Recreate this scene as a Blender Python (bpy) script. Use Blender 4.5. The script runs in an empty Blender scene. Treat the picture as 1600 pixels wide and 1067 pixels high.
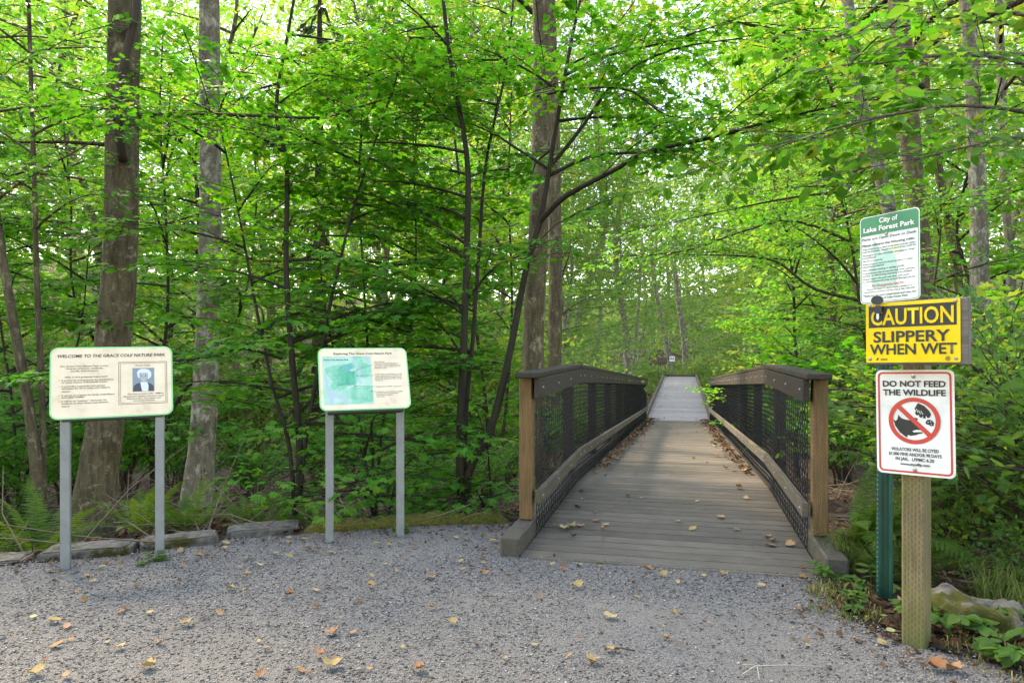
import bpy, math, random
import numpy as np
from mathutils import Matrix, Vector, Euler

R = math.radians
scene = bpy.context.scene
COL = scene.collection

# ------------------------------------------------------------------ camera
FPX, HX, HY, CAMH = 1067.0, 800.0, 565.0, 1.25
cam_d = bpy.data.cameras.new('camera')
cam = bpy.data.objects.new('camera', cam_d)
COL.objects.link(cam)
cam.location = (0, 0, CAMH)
cam.rotation_euler = (R(90), 0, 0)
cam_d.lens = 24.0
cam_d.sensor_width = 36.0
cam_d.shift_y = (HY - 533.5) / 1600.0
cam_d.clip_start = 0.05
cam_d.clip_end = 2000
scene.camera = cam

# ------------------------------------------------------------------ sky, sun, exposure
SUN_AZ, SUN_EL = -46.0, 55.0           # degrees from +Y (clockwise), height
world = bpy.data.worlds.new('World')
scene.world = world
world.use_nodes = True
wn = world.node_tree
sky = wn.nodes.new('ShaderNodeTexSky')
sky.sky_type = 'NISHITA'
sky.sun_disc = False
sky.sun_elevation = R(SUN_EL)
sky.sun_rotation = R(SUN_AZ % 360)
sky.air_density = 1.0
sky.dust_density = 0.6
bg = wn.nodes['Background']
bg.inputs['Strength'].default_value = 0.15
wn.links.new(sky.outputs[0], bg.inputs['Color'])
sun_d = bpy.data.lights.new('sun', 'SUN')
sun_d.energy = 2.2
sun_d.angle = R(8.0)
sun_d.color = (1.0, 0.96, 0.90)
sun = bpy.data.objects.new('sun', sun_d)
COL.objects.link(sun)
_d = Vector((math.sin(R(SUN_AZ)) * math.cos(R(SUN_EL)), math.cos(R(SUN_AZ)) * math.cos(R(SUN_EL)), math.sin(R(SUN_EL))))
sun.rotation_euler = (-_d).to_track_quat('-Z', 'Y').to_euler()
sun.location = (0, 0, 40)
vs = scene.view_settings
vs.view_transform = 'Standard'
vs.look = 'None'
vs.exposure = 2.45
vs.gamma = 1.0
vs.use_curve_mapping = False
vs.use_white_balance = True           # camera white balance set for open shade
vs.white_balance_temperature = 9300
vs.white_balance_tint = 12
cy = scene.cycles
cy.max_bounces = 4
cy.diffuse_bounces = 3
cy.glossy_bounces = 1
cy.transmission_bounces = 3
cy.transparent_max_bounces = 4
cy.sample_clamp_indirect = 6.0
cy.use_fast_gi = True
cy.fast_gi_method = 'REPLACE'
cy.ao_bounces_render = 1
world.light_settings.distance = 0.9
cy.use_adaptive_sampling = True
cy.adaptive_threshold = 0.018
cy.adaptive_min_samples = 12
cy.use_denoising = True
try:
    cy.denoiser = 'OPENIMAGEDENOISE'
    cy.denoising_input_passes = 'RGB_ALBEDO_NORMAL'
    cy.denoising_prefilter = 'ACCURATE'
except Exception:
    pass

# ------------------------------------------------------------------ helpers
def P(px, py, Y):
    return Vector(((px - HX) / FPX * Y, Y, CAMH - (py - HY) / FPX * Y))

def tag(o, label=None, cat=None, group=None, kind=None):
    if label: o['label'] = label
    if cat: o['category'] = cat
    if group: o['group'] = group
    if kind: o['kind'] = kind
    return o

def link(o, parent=None):
    COL.objects.link(o)
    if parent is not None:
        o.parent = parent
    return o

def empty(name, loc=(0, 0, 0), parent=None, rot=None):
    o = bpy.data.objects.new(name, None)
    o.empty_display_size = 0.1
    o.location = loc
    if rot is not None: o.rotation_euler = rot
    return link(o, parent)

def obj(name, me, parent=None, loc=(0, 0, 0), rot=None, scale=None):
    o = bpy.data.objects.new(name, me)
    o.location = loc
    if rot is not None: o.rotation_euler = rot
    if scale is not None: o.scale = scale
    return link(o, parent)

def pymesh(name, V, F, mat, smooth=False):
    me = bpy.data.meshes.new(name)
    me.from_pydata([tuple(v) for v in V], [], [tuple(f) for f in F])
    me.materials.append(mat)
    if smooth:
        me.polygons.foreach_set('use_smooth', [True] * len(me.polygons))
    me.update()
    return me

def trimesh(name, V, T, mat, tint=None, smooth=False):
    V = np.asarray(V, np.float32); T = np.asarray(T, np.int32)
    me = bpy.data.meshes.new(name)
    me.vertices.add(len(V)); me.vertices.foreach_set('co', V.ravel())
    me.loops.add(T.size); me.loops.foreach_set('vertex_index', T.ravel())
    me.polygons.add(len(T))
    me.polygons.foreach_set('loop_start', np.arange(0, T.size, 3, dtype=np.int32))
    try: me.polygons.foreach_set('loop_total', np.full(len(T), 3, np.int32))
    except Exception: pass
    if smooth: me.polygons.foreach_set('use_smooth', np.ones(len(T), bool))
    if tint is not None:
        a = me.attributes.new('tint', 'FLOAT', 'POINT')
        a.data.foreach_set('value', np.asarray(tint, np.float32))
    me.materials.append(mat)
    me.update(calc_edges=True)
    return me

class TB:
    """collects triangles and tubes as one mesh"""
    def __init__(s): s.V = []; s.T = []; s.C = []; s.n = 0
    def add(s, V, T, c=0.5):
        V = np.asarray(V, float); T = np.asarray(T, int)
        s.V.append(V); s.T.append(T + s.n)
        s.C.append(np.full(len(V), c) if np.isscalar(c) else np.asarray(c))
        s.n += len(V)
    def tube(s, pts, rad, n=6, c=0.5, cap=True):
        pts = np.asarray([tuple(p) for p in pts], float); m = len(pts)
        rad = np.full(m, rad) if np.isscalar(rad) else np.asarray(rad, float)
        d = np.gradient(pts, axis=0); d /= np.linalg.norm(d, axis=1)[:, None] + 1e-9
        ref = np.array([0.0, 0, 1]) if abs(d[:, 2]).mean() < .8 else np.array([1.0, 0, 0])
        u = np.cross(d, ref); u /= np.linalg.norm(u, axis=1)[:, None] + 1e-9
        w = np.cross(d, u)
        a = np.arange(n) * 2 * math.pi / n
        V = pts[:, None] + rad[:, None, None] * (np.cos(a)[None, :, None] * u[:, None] + np.sin(a)[None, :, None] * w[:, None])
        V = V.reshape(-1, 3)
        i = np.arange(m - 1)[:, None] * n; j = np.arange(n)[None]; k = (j + 1) % n
        A = (i + j).ravel(); B = (i + k).ravel(); C_ = (i + n + k).ravel(); D = (i + n + j).ravel()
        T = np.r_[np.c_[A, B, C_], np.c_[A, C_, D]]
        if cap:
            ce = [m * n, m * n + 1]
            V = np.r_[V, pts[[0]], pts[[-1]]]
            T = np.r_[T, [(ce[0], (q + 1) % n, q) for q in range(n)], [(ce[1], (m - 1) * n + q, (m - 1) * n + (q + 1) % n) for q in range(n)]]
        s.add(V, T, c)
    def box(s, lo, hi, c=0.5):
        x0, y0, z0 = lo; x1, y1, z1 = hi
        V = [(x0, y0, z0), (x1, y0, z0), (x1, y1, z0), (x0, y1, z0), (x0, y0, z1), (x1, y0, z1), (x1, y1, z1), (x0, y1, z1)]
        Q = [(0, 3, 2, 1), (4, 5, 6, 7), (0, 1, 5, 4), (1, 2, 6, 5), (2, 3, 7, 6), (3, 0, 4, 7)]
        s.add(V, [t for q in Q for t in ((q[0], q[1], q[2]), (q[0], q[2], q[3]))], c)
    def mesh(s, name, mat, smooth=False):
        return trimesh(name, np.concatenate(s.V), np.concatenate(s.T), mat, np.concatenate(s.C), smooth)

def bevel_box(name, size, mat, b=0.004, center=(0, 0, 0)):
    """box with chamfered edges (44 triangles)"""
    sx, sy, sz = [q / 2 for q in size]
    b = min(b, sx * .6, sy * .6, sz * .6)
    V = []; idx = {}
    for ix in (-1, 1):
        for iy in (-1, 1):
            for iz in (-1, 1):
                for ax in range(3):
                    c = [ix * (sx - b), iy * (sy - b), iz * (sz - b)]
                    c[ax] = (ix, iy, iz)[ax] * (sx, sy, sz)[ax]
                    idx[(ix, iy, iz, ax)] = len(V); V.append([c[0] + center[0], c[1] + center[1], c[2] + center[2]])
    F = []
    for ax in range(3):
        o1, o2 = [a for a in range(3) if a != ax]
        for s in (-1, 1):
            q = []
            for (p, r) in ((-1, -1), (1, -1), (1, 1), (-1, 1)):
                k = [0, 0, 0]; k[ax] = s; k[o1] = p; k[o2] = r
                q.append(idx[(*k, ax)])
            F.append(q)
            for s2 in (-1, 1):
                pass
    for ax in range(3):           # edge chamfers along axis ax
        o1, o2 = [a for a in range(3) if a != ax]
        for p in (-1, 1):
            for r in (-1, 1):
                k0 = [0, 0, 0]; k0[o1] = p; k0[o2] = r; k1 = list(k0); k0[ax] = -1; k1[ax] = 1
                F.append([idx[(*k0, o1)], idx[(*k1, o1)], idx[(*k1, o2)], idx[(*k0, o2)]])
    for ix in (-1, 1):
        for iy in (-1, 1):
            for iz in (-1, 1):
                F.append([idx[(ix, iy, iz, a)] for a in range(3)])
    me = pymesh(name, V, F, mat)
    import bmesh
    bm = bmesh.new(); bm.from_mesh(me); bmesh.ops.recalc_face_normals(bm, faces=bm.faces); bm.to_mesh(me); bm.free()
    return me

# ------------------------------------------------------------------ materials
def new_mat(name):
    m = bpy.data.materials.new(name); m.use_nodes = True
    nt = m.node_tree; b = nt.nodes['Principled BSDF']
    return m, nt, b

def ramp(nt, stops, fac=None, interp='LINEAR'):
    r = nt.nodes.new('ShaderNodeValToRGB'); r.color_ramp.interpolation = interp
    e = r.color_ramp.elements
    while len(e) < len(stops): e.new(0.5)
    for q, (p, c) in zip(e, stops):
        q.position = p; q.color = (c[0], c[1], c[2], 1)
    if fac is not None: nt.links.new(fac, r.inputs[0])
    return r

def coords(nt, scale=(1, 1, 1), vary=True):
    tc = nt.nodes.new('ShaderNodeTexCoord'); mp = nt.nodes.new('ShaderNodeMapping')
    mp.inputs['Scale'].default_value = scale
    src = tc.outputs['Object']
    if vary:
        oi = nt.nodes.new('ShaderNodeObjectInfo')
        mu = nt.nodes.new('ShaderNodeMath'); mu.operation = 'MULTIPLY'; mu.inputs[1].default_value = 43.0
        nt.links.new(oi.outputs['Random'], mu.inputs[0])
        ad = nt.nodes.new('ShaderNodeVectorMath'); ad.operation = 'ADD'
        nt.links.new(src, ad.inputs[0]); nt.links.new(mu.outputs[0], ad.inputs[1])
        src = ad.outputs[0]
    nt.links.new(src, mp.inputs[0])
    return mp.outputs[0]

def noise(nt, vec, scale, detail=5, rough=.6, dist=0):
    n = nt.nodes.new('ShaderNodeTexNoise')
    n.inputs['Scale'].default_value = scale; n.inputs['Detail'].default_value = detail
    n.inputs['Roughness'].default_value = rough; n.inputs['Distortion'].default_value = dist
    nt.links.new(vec, n.inputs['Vector'])
    return n.outputs['Fac']

def mixc(nt, fac, a, b, mode='MIX'):
    m = nt.nodes.new('ShaderNodeMix'); m.data_type = 'RGBA'; m.blend_type = mode
    for s, v in ((m.inputs[0], fac), (m.inputs[6], a), (m.inputs[7], b)):
        if hasattr(v, 'is_linked') or hasattr(v, 'links'): nt.links.new(v, s)
        elif isinstance(v, (int, float)): s.default_value = v
        else: s.default_value = (v[0], v[1], v[2], 1)
    return m.outputs[2]

def bump(nt, b, h, strength=.3, dist=.01):
    n = nt.nodes.new('ShaderNodeBump'); n.inputs['Strength'].default_value = strength; n.inputs['Distance'].default_value = dist
    nt.links.new(h, n.inputs['Height']); nt.links.new(n.outputs[0], b.inputs['Normal'])

def mat_plain(name, c, rough=.6, metal=0, spec=.5, speck=0.0):
    m, nt, b = new_mat(name)
    b.inputs['Base Color'].default_value = (*c, 1); b.inputs['Roughness'].default_value = rough
    b.inputs['Metallic'].default_value = metal; b.inputs['Specular IOR Level'].default_value = spec
    if speck:
        v = coords(nt); f = noise(nt, v, 9, 8, .7)
        r = ramp(nt, [(.35, [q * (1 - speck) for q in c]), (.6, c)], f)
        nt.links.new(r.outputs[0], b.inputs['Base Color'])
    return m

def mat_noise(name, stops, scale=(1, 1, 1), ns=6, detail=6, rough=.8, bumps=.3, bdist=.01, second=None, spec=.3, vary=True, dist=0):
    m, nt, b = new_mat(name)
    v = coords(nt, scale, vary)
    f = noise(nt, v, ns, detail, .62, dist)
    c = ramp(nt, stops, f).outputs[0]
    if second:      # (colour, noise scale, low, high): patches of another colour
        v2 = coords(nt, (1, 1, 1), vary); f2 = noise(nt, v2, second[1], 5, .65)
        c = mixc(nt, ramp(nt, [(second[2], (0, 0, 0)), (second[3], (1, 1, 1))], f2).outputs[0], c, second[0])
    nt.links.new(c, b.inputs['Base Color'])
    b.inputs['Roughness'].default_value = rough; b.inputs['Specular IOR Level'].default_value = spec
    if bumps: bump(nt, b, f, bumps, bdist)
    return m

def mat_leaf(name, stops, trans, tfac=.42, rough=.5, spec=.14, objrand=False):
    m, nt, b = new_mat(name)
    if objrand:
        oi = nt.nodes.new('ShaderNodeObjectInfo'); f = oi.outputs['Random']
    else:
        at = nt.nodes.new('ShaderNodeAttribute'); at.attribute_name = 'tint'; f = at.outputs['Fac']
    c = ramp(nt, stops, f).outputs[0]
    nt.links.new(c, b.inputs['Base Color'])
    b.inputs['Roughness'].default_value = rough; b.inputs['Specular IOR Level'].default_value = spec
    tr = nt.nodes.new('ShaderNodeBsdfTranslucent')
    t = ramp(nt, trans, f).outputs[0]
    nt.links.new(t, tr.inputs['Color'])
    mx = nt.nodes.new('ShaderNodeMixShader'); mx.inputs[0].default_value = tfac
    nt.links.new(b.outputs[0], mx.inputs[1]); nt.links.new(tr.outputs[0], mx.inputs[2])
    nt.links.new(mx.outputs[0], nt.nodes['Material Output'].inputs['Surface'])
    return m

M = {}
M['maple'] = mat_leaf('maple_leaf', [(0, (.022, .115, .016)), (.5, (.038, .180, .019)), (.85, (.062, .220, .022)), (1, (.12, .215, .026))],
                      [(0, (.07, .40, .025)), (.5, (.125, .52, .03)), (.85, (.23, .58, .035)), (1, (.42, .54, .05))], tfac=.45)
M['ovate'] = mat_leaf('ovate_leaf', [(0, (.026, .105, .022)), (.5, (.043, .165, .025)), (.85, (.070, .20, .028)), (1, (.12, .195, .03))],
                      [(0, (.08, .36, .035)), (.5, (.135, .45, .04)), (.85, (.24, .50, .045)), (1, (.40, .48, .05))], rough=.42, spec=.25, tfac=.43)
M['shrub'] = mat_leaf('shrub_leaf', [(0, (.036, .105, .026)), (.6, (.066, .160, .034)), (1, (.13, .185, .040))],
                      [(0, (.16, .40, .05)), (.6, (.26, .50, .06)), (1, (.46, .54, .08))], tfac=.42)
M['far'] = mat_leaf('canopy_leaf', [(0, (.042, .13, .030)), (.5, (.075, .175, .036)), (1, (.14, .20, .040))],
                    [(0, (.13, .40, .055)), (.5, (.235, .51, .06)), (1, (.47, .56, .08))], tfac=.5)
M['pale'] = mat_leaf('willow_leaf', [(0, (.06, .155, .042)), (1, (.12, .205, .06))],
                     [(0, (.22, .50, .09)), (1, (.42, .60, .13))], tfac=.48)
M['conifer'] = mat_leaf('cedar_needles', [(0, (.015, .04, .015)), (1, (.035, .075, .022))], [(0, (.06, .13, .03)), (1, (.12, .2, .04))], tfac=.25)
M['fern'] = mat_leaf('fern_leaf', [(0, (.032, .085, .014)), (.75, (.058, .125, .018)), (1, (.18, .15, .03))],
                     [(0, (.20, .38, .03)), (.75, (.30, .46, .03)), (1, (.44, .38, .05))], tfac=.34, rough=.4)
M['grass'] = mat_leaf('grass_blade', [(0, (.05, .12, .02)), (.5, (.20, .16, .06)), (1, (.30, .24, .11))], [(0, (.2, .3, .05)), (1, (.4, .34, .14))], tfac=.3)
def dry(name, a, b): return mat_leaf(name, [(0, a), (1, b)], [(0, [q * 1.3 for q in a]), (1, [q * 1.3 for q in b])], tfac=.15, rough=.7, spec=.2, objrand=True)
M['dry_yellow'] = dry('dry_leaf_yellow', (0.288, 0.208, 0.080), (0.384, 0.304, 0.144))
M['dry_tan'] = dry('dry_leaf_tan', (0.272, 0.160, 0.068), (0.368, 0.240, 0.120))
M['dry_orange'] = dry('dry_leaf_orange', (0.240, 0.112, 0.052), (0.320, 0.184, 0.104))
M['dry_brown'] = dry('dry_leaf_brown', (.12, .06, .03), (.22, .11, .055))
M['dry_green'] = dry('dry_leaf_green', (.22, .27, .10), (.34, .36, .16))
M['litter'] = mat_leaf('leaf_litter', [(0, (0.032, 0.018, 0.010)), (.55, (0.084, 0.045, 0.022)), (.85, (0.168, 0.091, 0.042)), (1, (0.252, 0.168, 0.077))], [(0, (0.035, 0.021, 0.010)), (1, (0.210, 0.140, 0.070))], tfac=.08, rough=.8, spec=.15)

def mat_bark(name, stops, lich, moss, lw=(.56, .66), mw=(.6, .75), ring=True):
    m, nt, b = new_mat(name)
    v = coords(nt, (7, 7, 1.6)); f = noise(nt, v, 3.0, 8, .68)
    c = ramp(nt, stops, f).outputs[0]
    v2 = coords(nt, (3, 3, 2.2)); f2 = noise(nt, v2, 2.6, 9, .78, .4)
    c = mixc(nt, ramp(nt, [(lw[0], (0, 0, 0)), (lw[1], (1, 1, 1))], f2).outputs[0], c, lich)
    v3 = coords(nt, (1.4, 1.4, .8)); f3 = noise(nt, v3, 1.6, 7, .7)
    c = mixc(nt, ramp(nt, [(mw[0], (0, 0, 0)), (mw[1], (.8, .8, .8))], f3).outputs[0], c, moss)
    h = f
    if ring:                           # short horizontal lenticels
        v4 = coords(nt, (9, 9, 46)); f4 = noise(nt, v4, 2.0, 3, .5)
        c = mixc(nt, ramp(nt, [(.66, (0, 0, 0)), (.72, (.6, .6, .6))], f4).outputs[0], c, [min(.5, q * 1.2) for q in lich])
    nt.links.new(c, b.inputs['Base Color']); b.inputs['Roughness'].default_value = .85; b.inputs['Specular IOR Level'].default_value = .2
    bump(nt, b, h, .55, .02)
    return m
M['alder'] = mat_bark('alder_bark', [(.3, (0.029, 0.024, 0.014)), (.5, (0.068, 0.056, 0.032)), (.72, (0.114, 0.096, 0.056))], (0.218, 0.199, 0.133), (0.039, 0.046, 0.010), lw=(.54, .66))
M['alder_grey'] = mat_bark('pale_alder_bark', [(.3, (0.046, 0.041, 0.029)), (.5, (0.097, 0.088, 0.064)), (.72, (0.156, 0.145, 0.108))], (0.276, 0.271, 0.216), (0.051, 0.064, 0.020), lw=(.50, .62))
M['bark_dark'] = mat_bark('dark_bark', [(.3, (0.016, 0.012, 0.006)), (.5, (0.034, 0.026, 0.013)), (.72, (0.058, 0.045, 0.024))], (0.089, 0.086, 0.053), (0.026, 0.030, 0.007), lw=(.6, .7), ring=False)
M['stem'] = mat_noise('maple_stem', [(.3, (0.009, 0.008, 0.004)), (.6, (0.023, 0.019, 0.009)), (.8, (0.037, 0.032, 0.015))], (4, 4, 1), 5, rough=.75, bumps=.2)
M['twig'] = mat_plain('twig', (0.032, 0.022, 0.012), .8)
M['dead_twig'] = mat_plain('dead_twig', (0.120, 0.093, 0.063), .85)

def mat_wood(name, stops, gx=1, grain=(1, 14, 14), alg=None, incise=None, rough=.8):
    m, nt, b = new_mat(name)
    v = coords(nt, grain); f = noise(nt, v, 6, 7, .65, .3)
    c = ramp(nt, stops, f).outputs[0]
    oi = nt.nodes.new('ShaderNodeObjectInfo')
    hv = nt.nodes.new('ShaderNodeHueSaturation')
    mr = nt.nodes.new('ShaderNodeMapRange'); mr.inputs[3].default_value = .8; mr.inputs[4].default_value = 1.2
    nt.links.new(oi.outputs['Random'], mr.inputs[0]); nt.links.new(mr.outputs[0], hv.inputs['Value']); nt.links.new(c, hv.inputs['Color'])
    c = hv.outputs[0]
    v2 = coords(nt, (1, 1, 1)); f2 = noise(nt, v2, 3.5, 6, .7)
    c = mixc(nt, ramp(nt, [(.42, (.25, .25, .25)), (.6, (0, 0, 0))], f2).outputs[0], c, (.03, .027, .022))
    if alg:
        v3 = coords(nt, (1, 1, .5)); f3 = noise(nt, v3, 2.6, 6, .7)
        c = mixc(nt, ramp(nt, [(alg[1], (0, 0, 0)), (alg[2], (.85, .85, .85))], f3).outputs[0], c, alg[0])
    h = f
    if incise:                          # rows of short slits pressed into treated posts
        tc = nt.nodes.new('ShaderNodeTexCoord'); sp = nt.nodes.new('ShaderNodeSeparateXYZ'); nt.links.new(tc.outputs['Object'], sp.inputs[0])
        ad = nt.nodes.new('ShaderNodeMath'); ad.operation = 'ADD'; nt.links.new(sp.outputs[0], ad.inputs[0]); nt.links.new(sp.outputs[1], ad.inputs[1])
        cb = nt.nodes.new('ShaderNodeCombineXYZ'); nt.links.new(sp.outputs[2], cb.inputs[0]); nt.links.new(ad.outputs[0], cb.inputs[1])
        br = nt.nodes.new('ShaderNodeTexBrick'); br.offset = .5; br.inputs['Scale'].default_value = 1.0
        br.inputs['Brick Width'].default_value = incise[0]; br.inputs['Row Height'].default_value = incise[1]
        br.inputs['Mortar Size'].default_value = incise[2]; br.inputs['Mortar Smooth'].default_value = .2
        br.inputs['Color1'].default_value = (0, 0, 0, 1); br.inputs['Color2'].default_value = (0, 0, 0, 1); br.inputs['Mortar'].default_value = (1, 1, 1, 1)
        nt.links.new(cb.outputs[0], br.inputs['Vector'])
        inv = nt.nodes.new('ShaderNodeMath'); inv.operation = 'SUBTRACT'; inv.inputs[0].default_value = 1.0
        nt.links.new(br.outputs['Color'], inv.inputs[1])
        k = nt.nodes.new('ShaderNodeMath'); k.operation = 'MULTIPLY'; k.inputs[1].default_value = .45; nt.links.new(inv.outputs[0], k.inputs[0])
        c = mixc(nt, k.outputs[0], c, (.045, .030, .016))
    nt.links.new(c, b.inputs['Base Color']); b.inputs['Roughness'].default_value = rough; b.inputs['Specular IOR Level'].default_value = .3
    bump(nt, b, h, .25, .004)
    return m
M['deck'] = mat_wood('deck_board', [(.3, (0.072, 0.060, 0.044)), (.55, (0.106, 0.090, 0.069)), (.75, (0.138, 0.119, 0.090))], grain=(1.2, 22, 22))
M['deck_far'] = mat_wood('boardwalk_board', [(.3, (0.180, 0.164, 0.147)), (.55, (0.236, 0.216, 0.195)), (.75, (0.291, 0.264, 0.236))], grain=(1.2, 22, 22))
M['rail'] = mat_wood('stained_rail', [(.3, (0.025, 0.019, 0.014)), (.55, (0.045, 0.035, 0.028)), (.75, (0.069, 0.055, 0.044))], grain=(14, 1, 14))
M['rail_low'] = mat_wood('weathered_rail', [(.3, (0.068, 0.055, 0.040)), (.55, (0.105, 0.087, 0.065)), (.75, (0.149, 0.127, 0.099))], grain=(14, 1, 14), alg=((0.062, 0.062, 0.031), .55, .72))
M['post_dark'] = mat_wood('dark_post', [(.3, (0.027, 0.020, 0.014)), (.7, (0.054, 0.041, 0.029))], grain=(14, 14, 1))
M['post_end'] = mat_wood('treated_end_post', [(.3, (0.101, 0.056, 0.022)), (.55, (0.174, 0.100, 0.043)), (.75, (0.235, 0.144, 0.064))], grain=(14, 14, 1), alg=((0.098, 0.088, 0.027), .50, .68), incise=(0.027, 0.013, 0.005))
M['post_sign'] = mat_wood('treated_sign_post', [(.3, (0.104, 0.078, 0.041)), (.55, (0.168, 0.133, 0.070)), (.75, (0.226, 0.184, 0.099))], grain=(12, 12, 1), alg=((.105, .125, .028), .42, .60), incise=(0.027, 0.014, 0.005))
M['kerb'] = mat_wood('kerb_timber', [(.3, (0.060, 0.053, 0.041)), (.55, (0.099, 0.087, 0.069)), (.75, (0.132, 0.117, 0.093))], grain=(14, 1.5, 14), alg=((0.066, 0.063, 0.027), .52, .7))
M['board_old'] = mat_wood('grey_backing_board', [(.3, (0.105, 0.090, 0.075)), (.7, (0.225, 0.203, 0.173))], grain=(1, 14, 14))
M['wire'] = mat_plain('black_vinyl_wire', (.012, .013, .022), .35, 0, .6)
M['steel'] = mat_plain('grey_painted_steel', (0.225, 0.240, 0.244), .5, .25, .5, speck=.18)
M['steel_dark'] = mat_plain('dark_steel_bracket', (.07, .07, .065), .6, .2)
M['bolt'] = mat_plain('zinc_bolt', (.30, .30, .29), .45, .7)
M['green_post'] = mat_plain('green_post_paint', (.004, .068, .042), .38, 0, .5, speck=.3)
M['cream'] = mat_noise('cream_panel', [(.28, (0.560, 0.455, 0.329)), (.42, (0.740, 0.616, 0.466)), (.6, (0.800, 0.682, 0.530)), (.75, (0.820, 0.707, 0.562))], (1, 1, 1), 7, rough=.45, bumps=0, spec=.3, vary=False)
M['mint'] = mat_plain('mint_green_edge', (.20, .62, .27), .45)
M['ink'] = mat_plain('dark_ink', (.028, .026, .03), .5)
M['ink_soft'] = mat_plain('faded_ink', (.13, .115, .105), .6)
M['ink_brown'] = mat_plain('brown_ink', (.12, .075, .06), .6)
M['photo_bg'] = mat_plain('photo_blue_grey', (.19, .25, .32), .4)
M['photo_dark'] = mat_plain('photo_dark_blue', (.035, .045, .075), .4)
M['photo_light'] = mat_plain('photo_pale', (.62, .66, .70), .4)
M['photo_mid'] = mat_plain('photo_mid', (.33, .37, .41), .4)
M['map_base'] = mat_noise('map_pale_green', [(.35, (.27, .56, .44)), (.6, (.40, .64, .56)), (.75, (.5, .68, .66))], (1, 1, 1), 9, rough=.4, bumps=0, vary=False)
M['map_teal'] = mat_noise('map_teal', [(.35, (.035, .34, .22)), (.55, (.09, .45, .32)), (.75, (.22, .54, .40))], (1, 1, 1), 14, rough=.4, bumps=0, vary=False)
M['map_mid'] = mat_noise('map_mid_green', [(.35, (.12, .46, .32)), (.6, (.25, .58, .45)), (.75, (.35, .62, .5))], (1, 1, 1), 16, rough=.4, bumps=0, vary=False)
M['map_road'] = mat_plain('map_road_lilac', (.40, .50, .62), .4)
M['map_water'] = mat_plain('map_water_blue', (.13, .36, .58), .4)
M['white'] = mat_noise('white_sign_face', [(.27, (.42, .43, .40)), (.40, (.62, .63, .62)), (.55, (.72, .74, .74))], (1, 1, 1), 6, rough=.45, bumps=0, spec=.3, vary=False)
M['white_cool'] = mat_noise('pale_sign_face', [(.27, (.38, .45, .43)), (.40, (.54, .61, .60)), (.55, (.64, .71, .70))], (1, 1, 1), 6, rough=.45, bumps=0, spec=.3, vary=False)
M['sgreen'] = mat_plain('sign_green', (.005, .19, .075), .4)
M['stint'] = mat_plain('sign_tree_print', (.29, .50, .44), .45)
M['stint2'] = mat_plain('sign_pale_print', (.55, .66, .50), .45)
M['yellow'] = mat_noise('yellow_sign', [(.28, (.46, .31, .008)), (.42, (.68, .47, .008)), (.6, (.78, .56, .010))], (1, 1, 1), 5, rough=.45, bumps=0, spec=.3, vary=False)
M['black'] = mat_plain('sign_black', (.022, .022, .018), .5, speck=.3)
M['red'] = mat_plain('sign_red', (.55, .045, .03), .4)
M['redtext'] = mat_plain('sign_red_text', (.48, .06, .05), .4)
M['blue'] = mat_plain('sign_blue', (.02, .16, .32), .4)
M['keyblack'] = mat_plain('black_plastic', (.012, .012, .014), .35)
M['brass'] = mat_plain('key_metal', (.55, .55, .52), .35, .9)
M['stone'] = mat_noise('rough_concrete', [(.3, (0.045, 0.041, 0.035)), (.5, (0.089, 0.083, 0.069)), (.72, (0.143, 0.132, 0.115))], (1, 1, 1), 22, 8, rough=.9, bumps=.6, bdist=.02, second=((0.040, 0.037, 0.007), 5, .54, .60))
M['rock'] = mat_noise('boulder_rock', [(.3, (.055, .05, .04)), (.5, (.115, .105, .088)), (.72, (.20, .185, .155))], (1, 1, 1), 14, 9, rough=.9, bumps=.7, bdist=.03, second=((.062, .062, .010), 6.0, .47, .54))
M['moss'] = mat_noise('moss', [(.3, (0.036, 0.044, 0.006)), (.5, (0.080, 0.084, 0.011)), (.72, (0.136, 0.120, 0.016))], (1, 1, 1), 40, 8, rough=.95, bumps=.8, bdist=.03)

# ground materials
def mat_soil():
    m, nt, b = new_mat('forest_floor')
    v = coords(nt, (1, 1, 1), False); f = noise(nt, v, 11, 10, .75)
    c = ramp(nt, [(.3, (.014, .010, .006)), (.5, (.038, .026, .016)), (.62, (.07, .047, .028)), (.78, (.12, .08, .045))], f).outputs[0]
    f2 = noise(nt, v, .8, 5, .6)
    c = mixc(nt, ramp(nt, [(.56, (0, 0, 0)), (.7, (.7, .7, .7))], f2).outputs[0], c, (.05, .065, .015))
    nt.links.new(c, b.inputs['Base Color']); b.inputs['Roughness'].default_value = .95; b.inputs['Specular IOR Level'].default_value = .1
    bump(nt, b, f, .9, .05)
    return m
M['soil'] = mat_soil()
def mat_gravel():
    m, nt, b = new_mat('gravel_bed')
    v = coords(nt, (1, 1, 1), False)
    vo = nt.nodes.new('ShaderNodeTexVoronoi'); vo.inputs['Scale'].default_value = 170; nt.links.new(v, vo.inputs['Vector'])
    sp = nt.nodes.new('ShaderNodeSeparateColor'); nt.links.new(vo.outputs['Color'], sp.inputs[0])
    c = ramp(nt, [(0, (0.069, 0.066, 0.062)), (.35, (0.124, 0.119, 0.110)), (.7, (0.179, 0.172, 0.160)), (1, (0.248, 0.241, 0.227))], sp.outputs[0]).outputs[0]
    f = noise(nt, v, 1.3, 6, .65)
    c = mixc(nt, ramp(nt, [(.42, (0, 0, 0)), (.62, (.75, .75, .75))], f).outputs[0], c, (.18, .169, .147))
    nt.links.new(c, b.inputs['Base Color']); b.inputs['Roughness'].default_value = .95; b.inputs['Specular IOR Level'].default_value = .2
    bump(nt, b, vo.outputs['Distance'], .8, .012)
    return m
M['gravel'] = mat_gravel()
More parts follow.
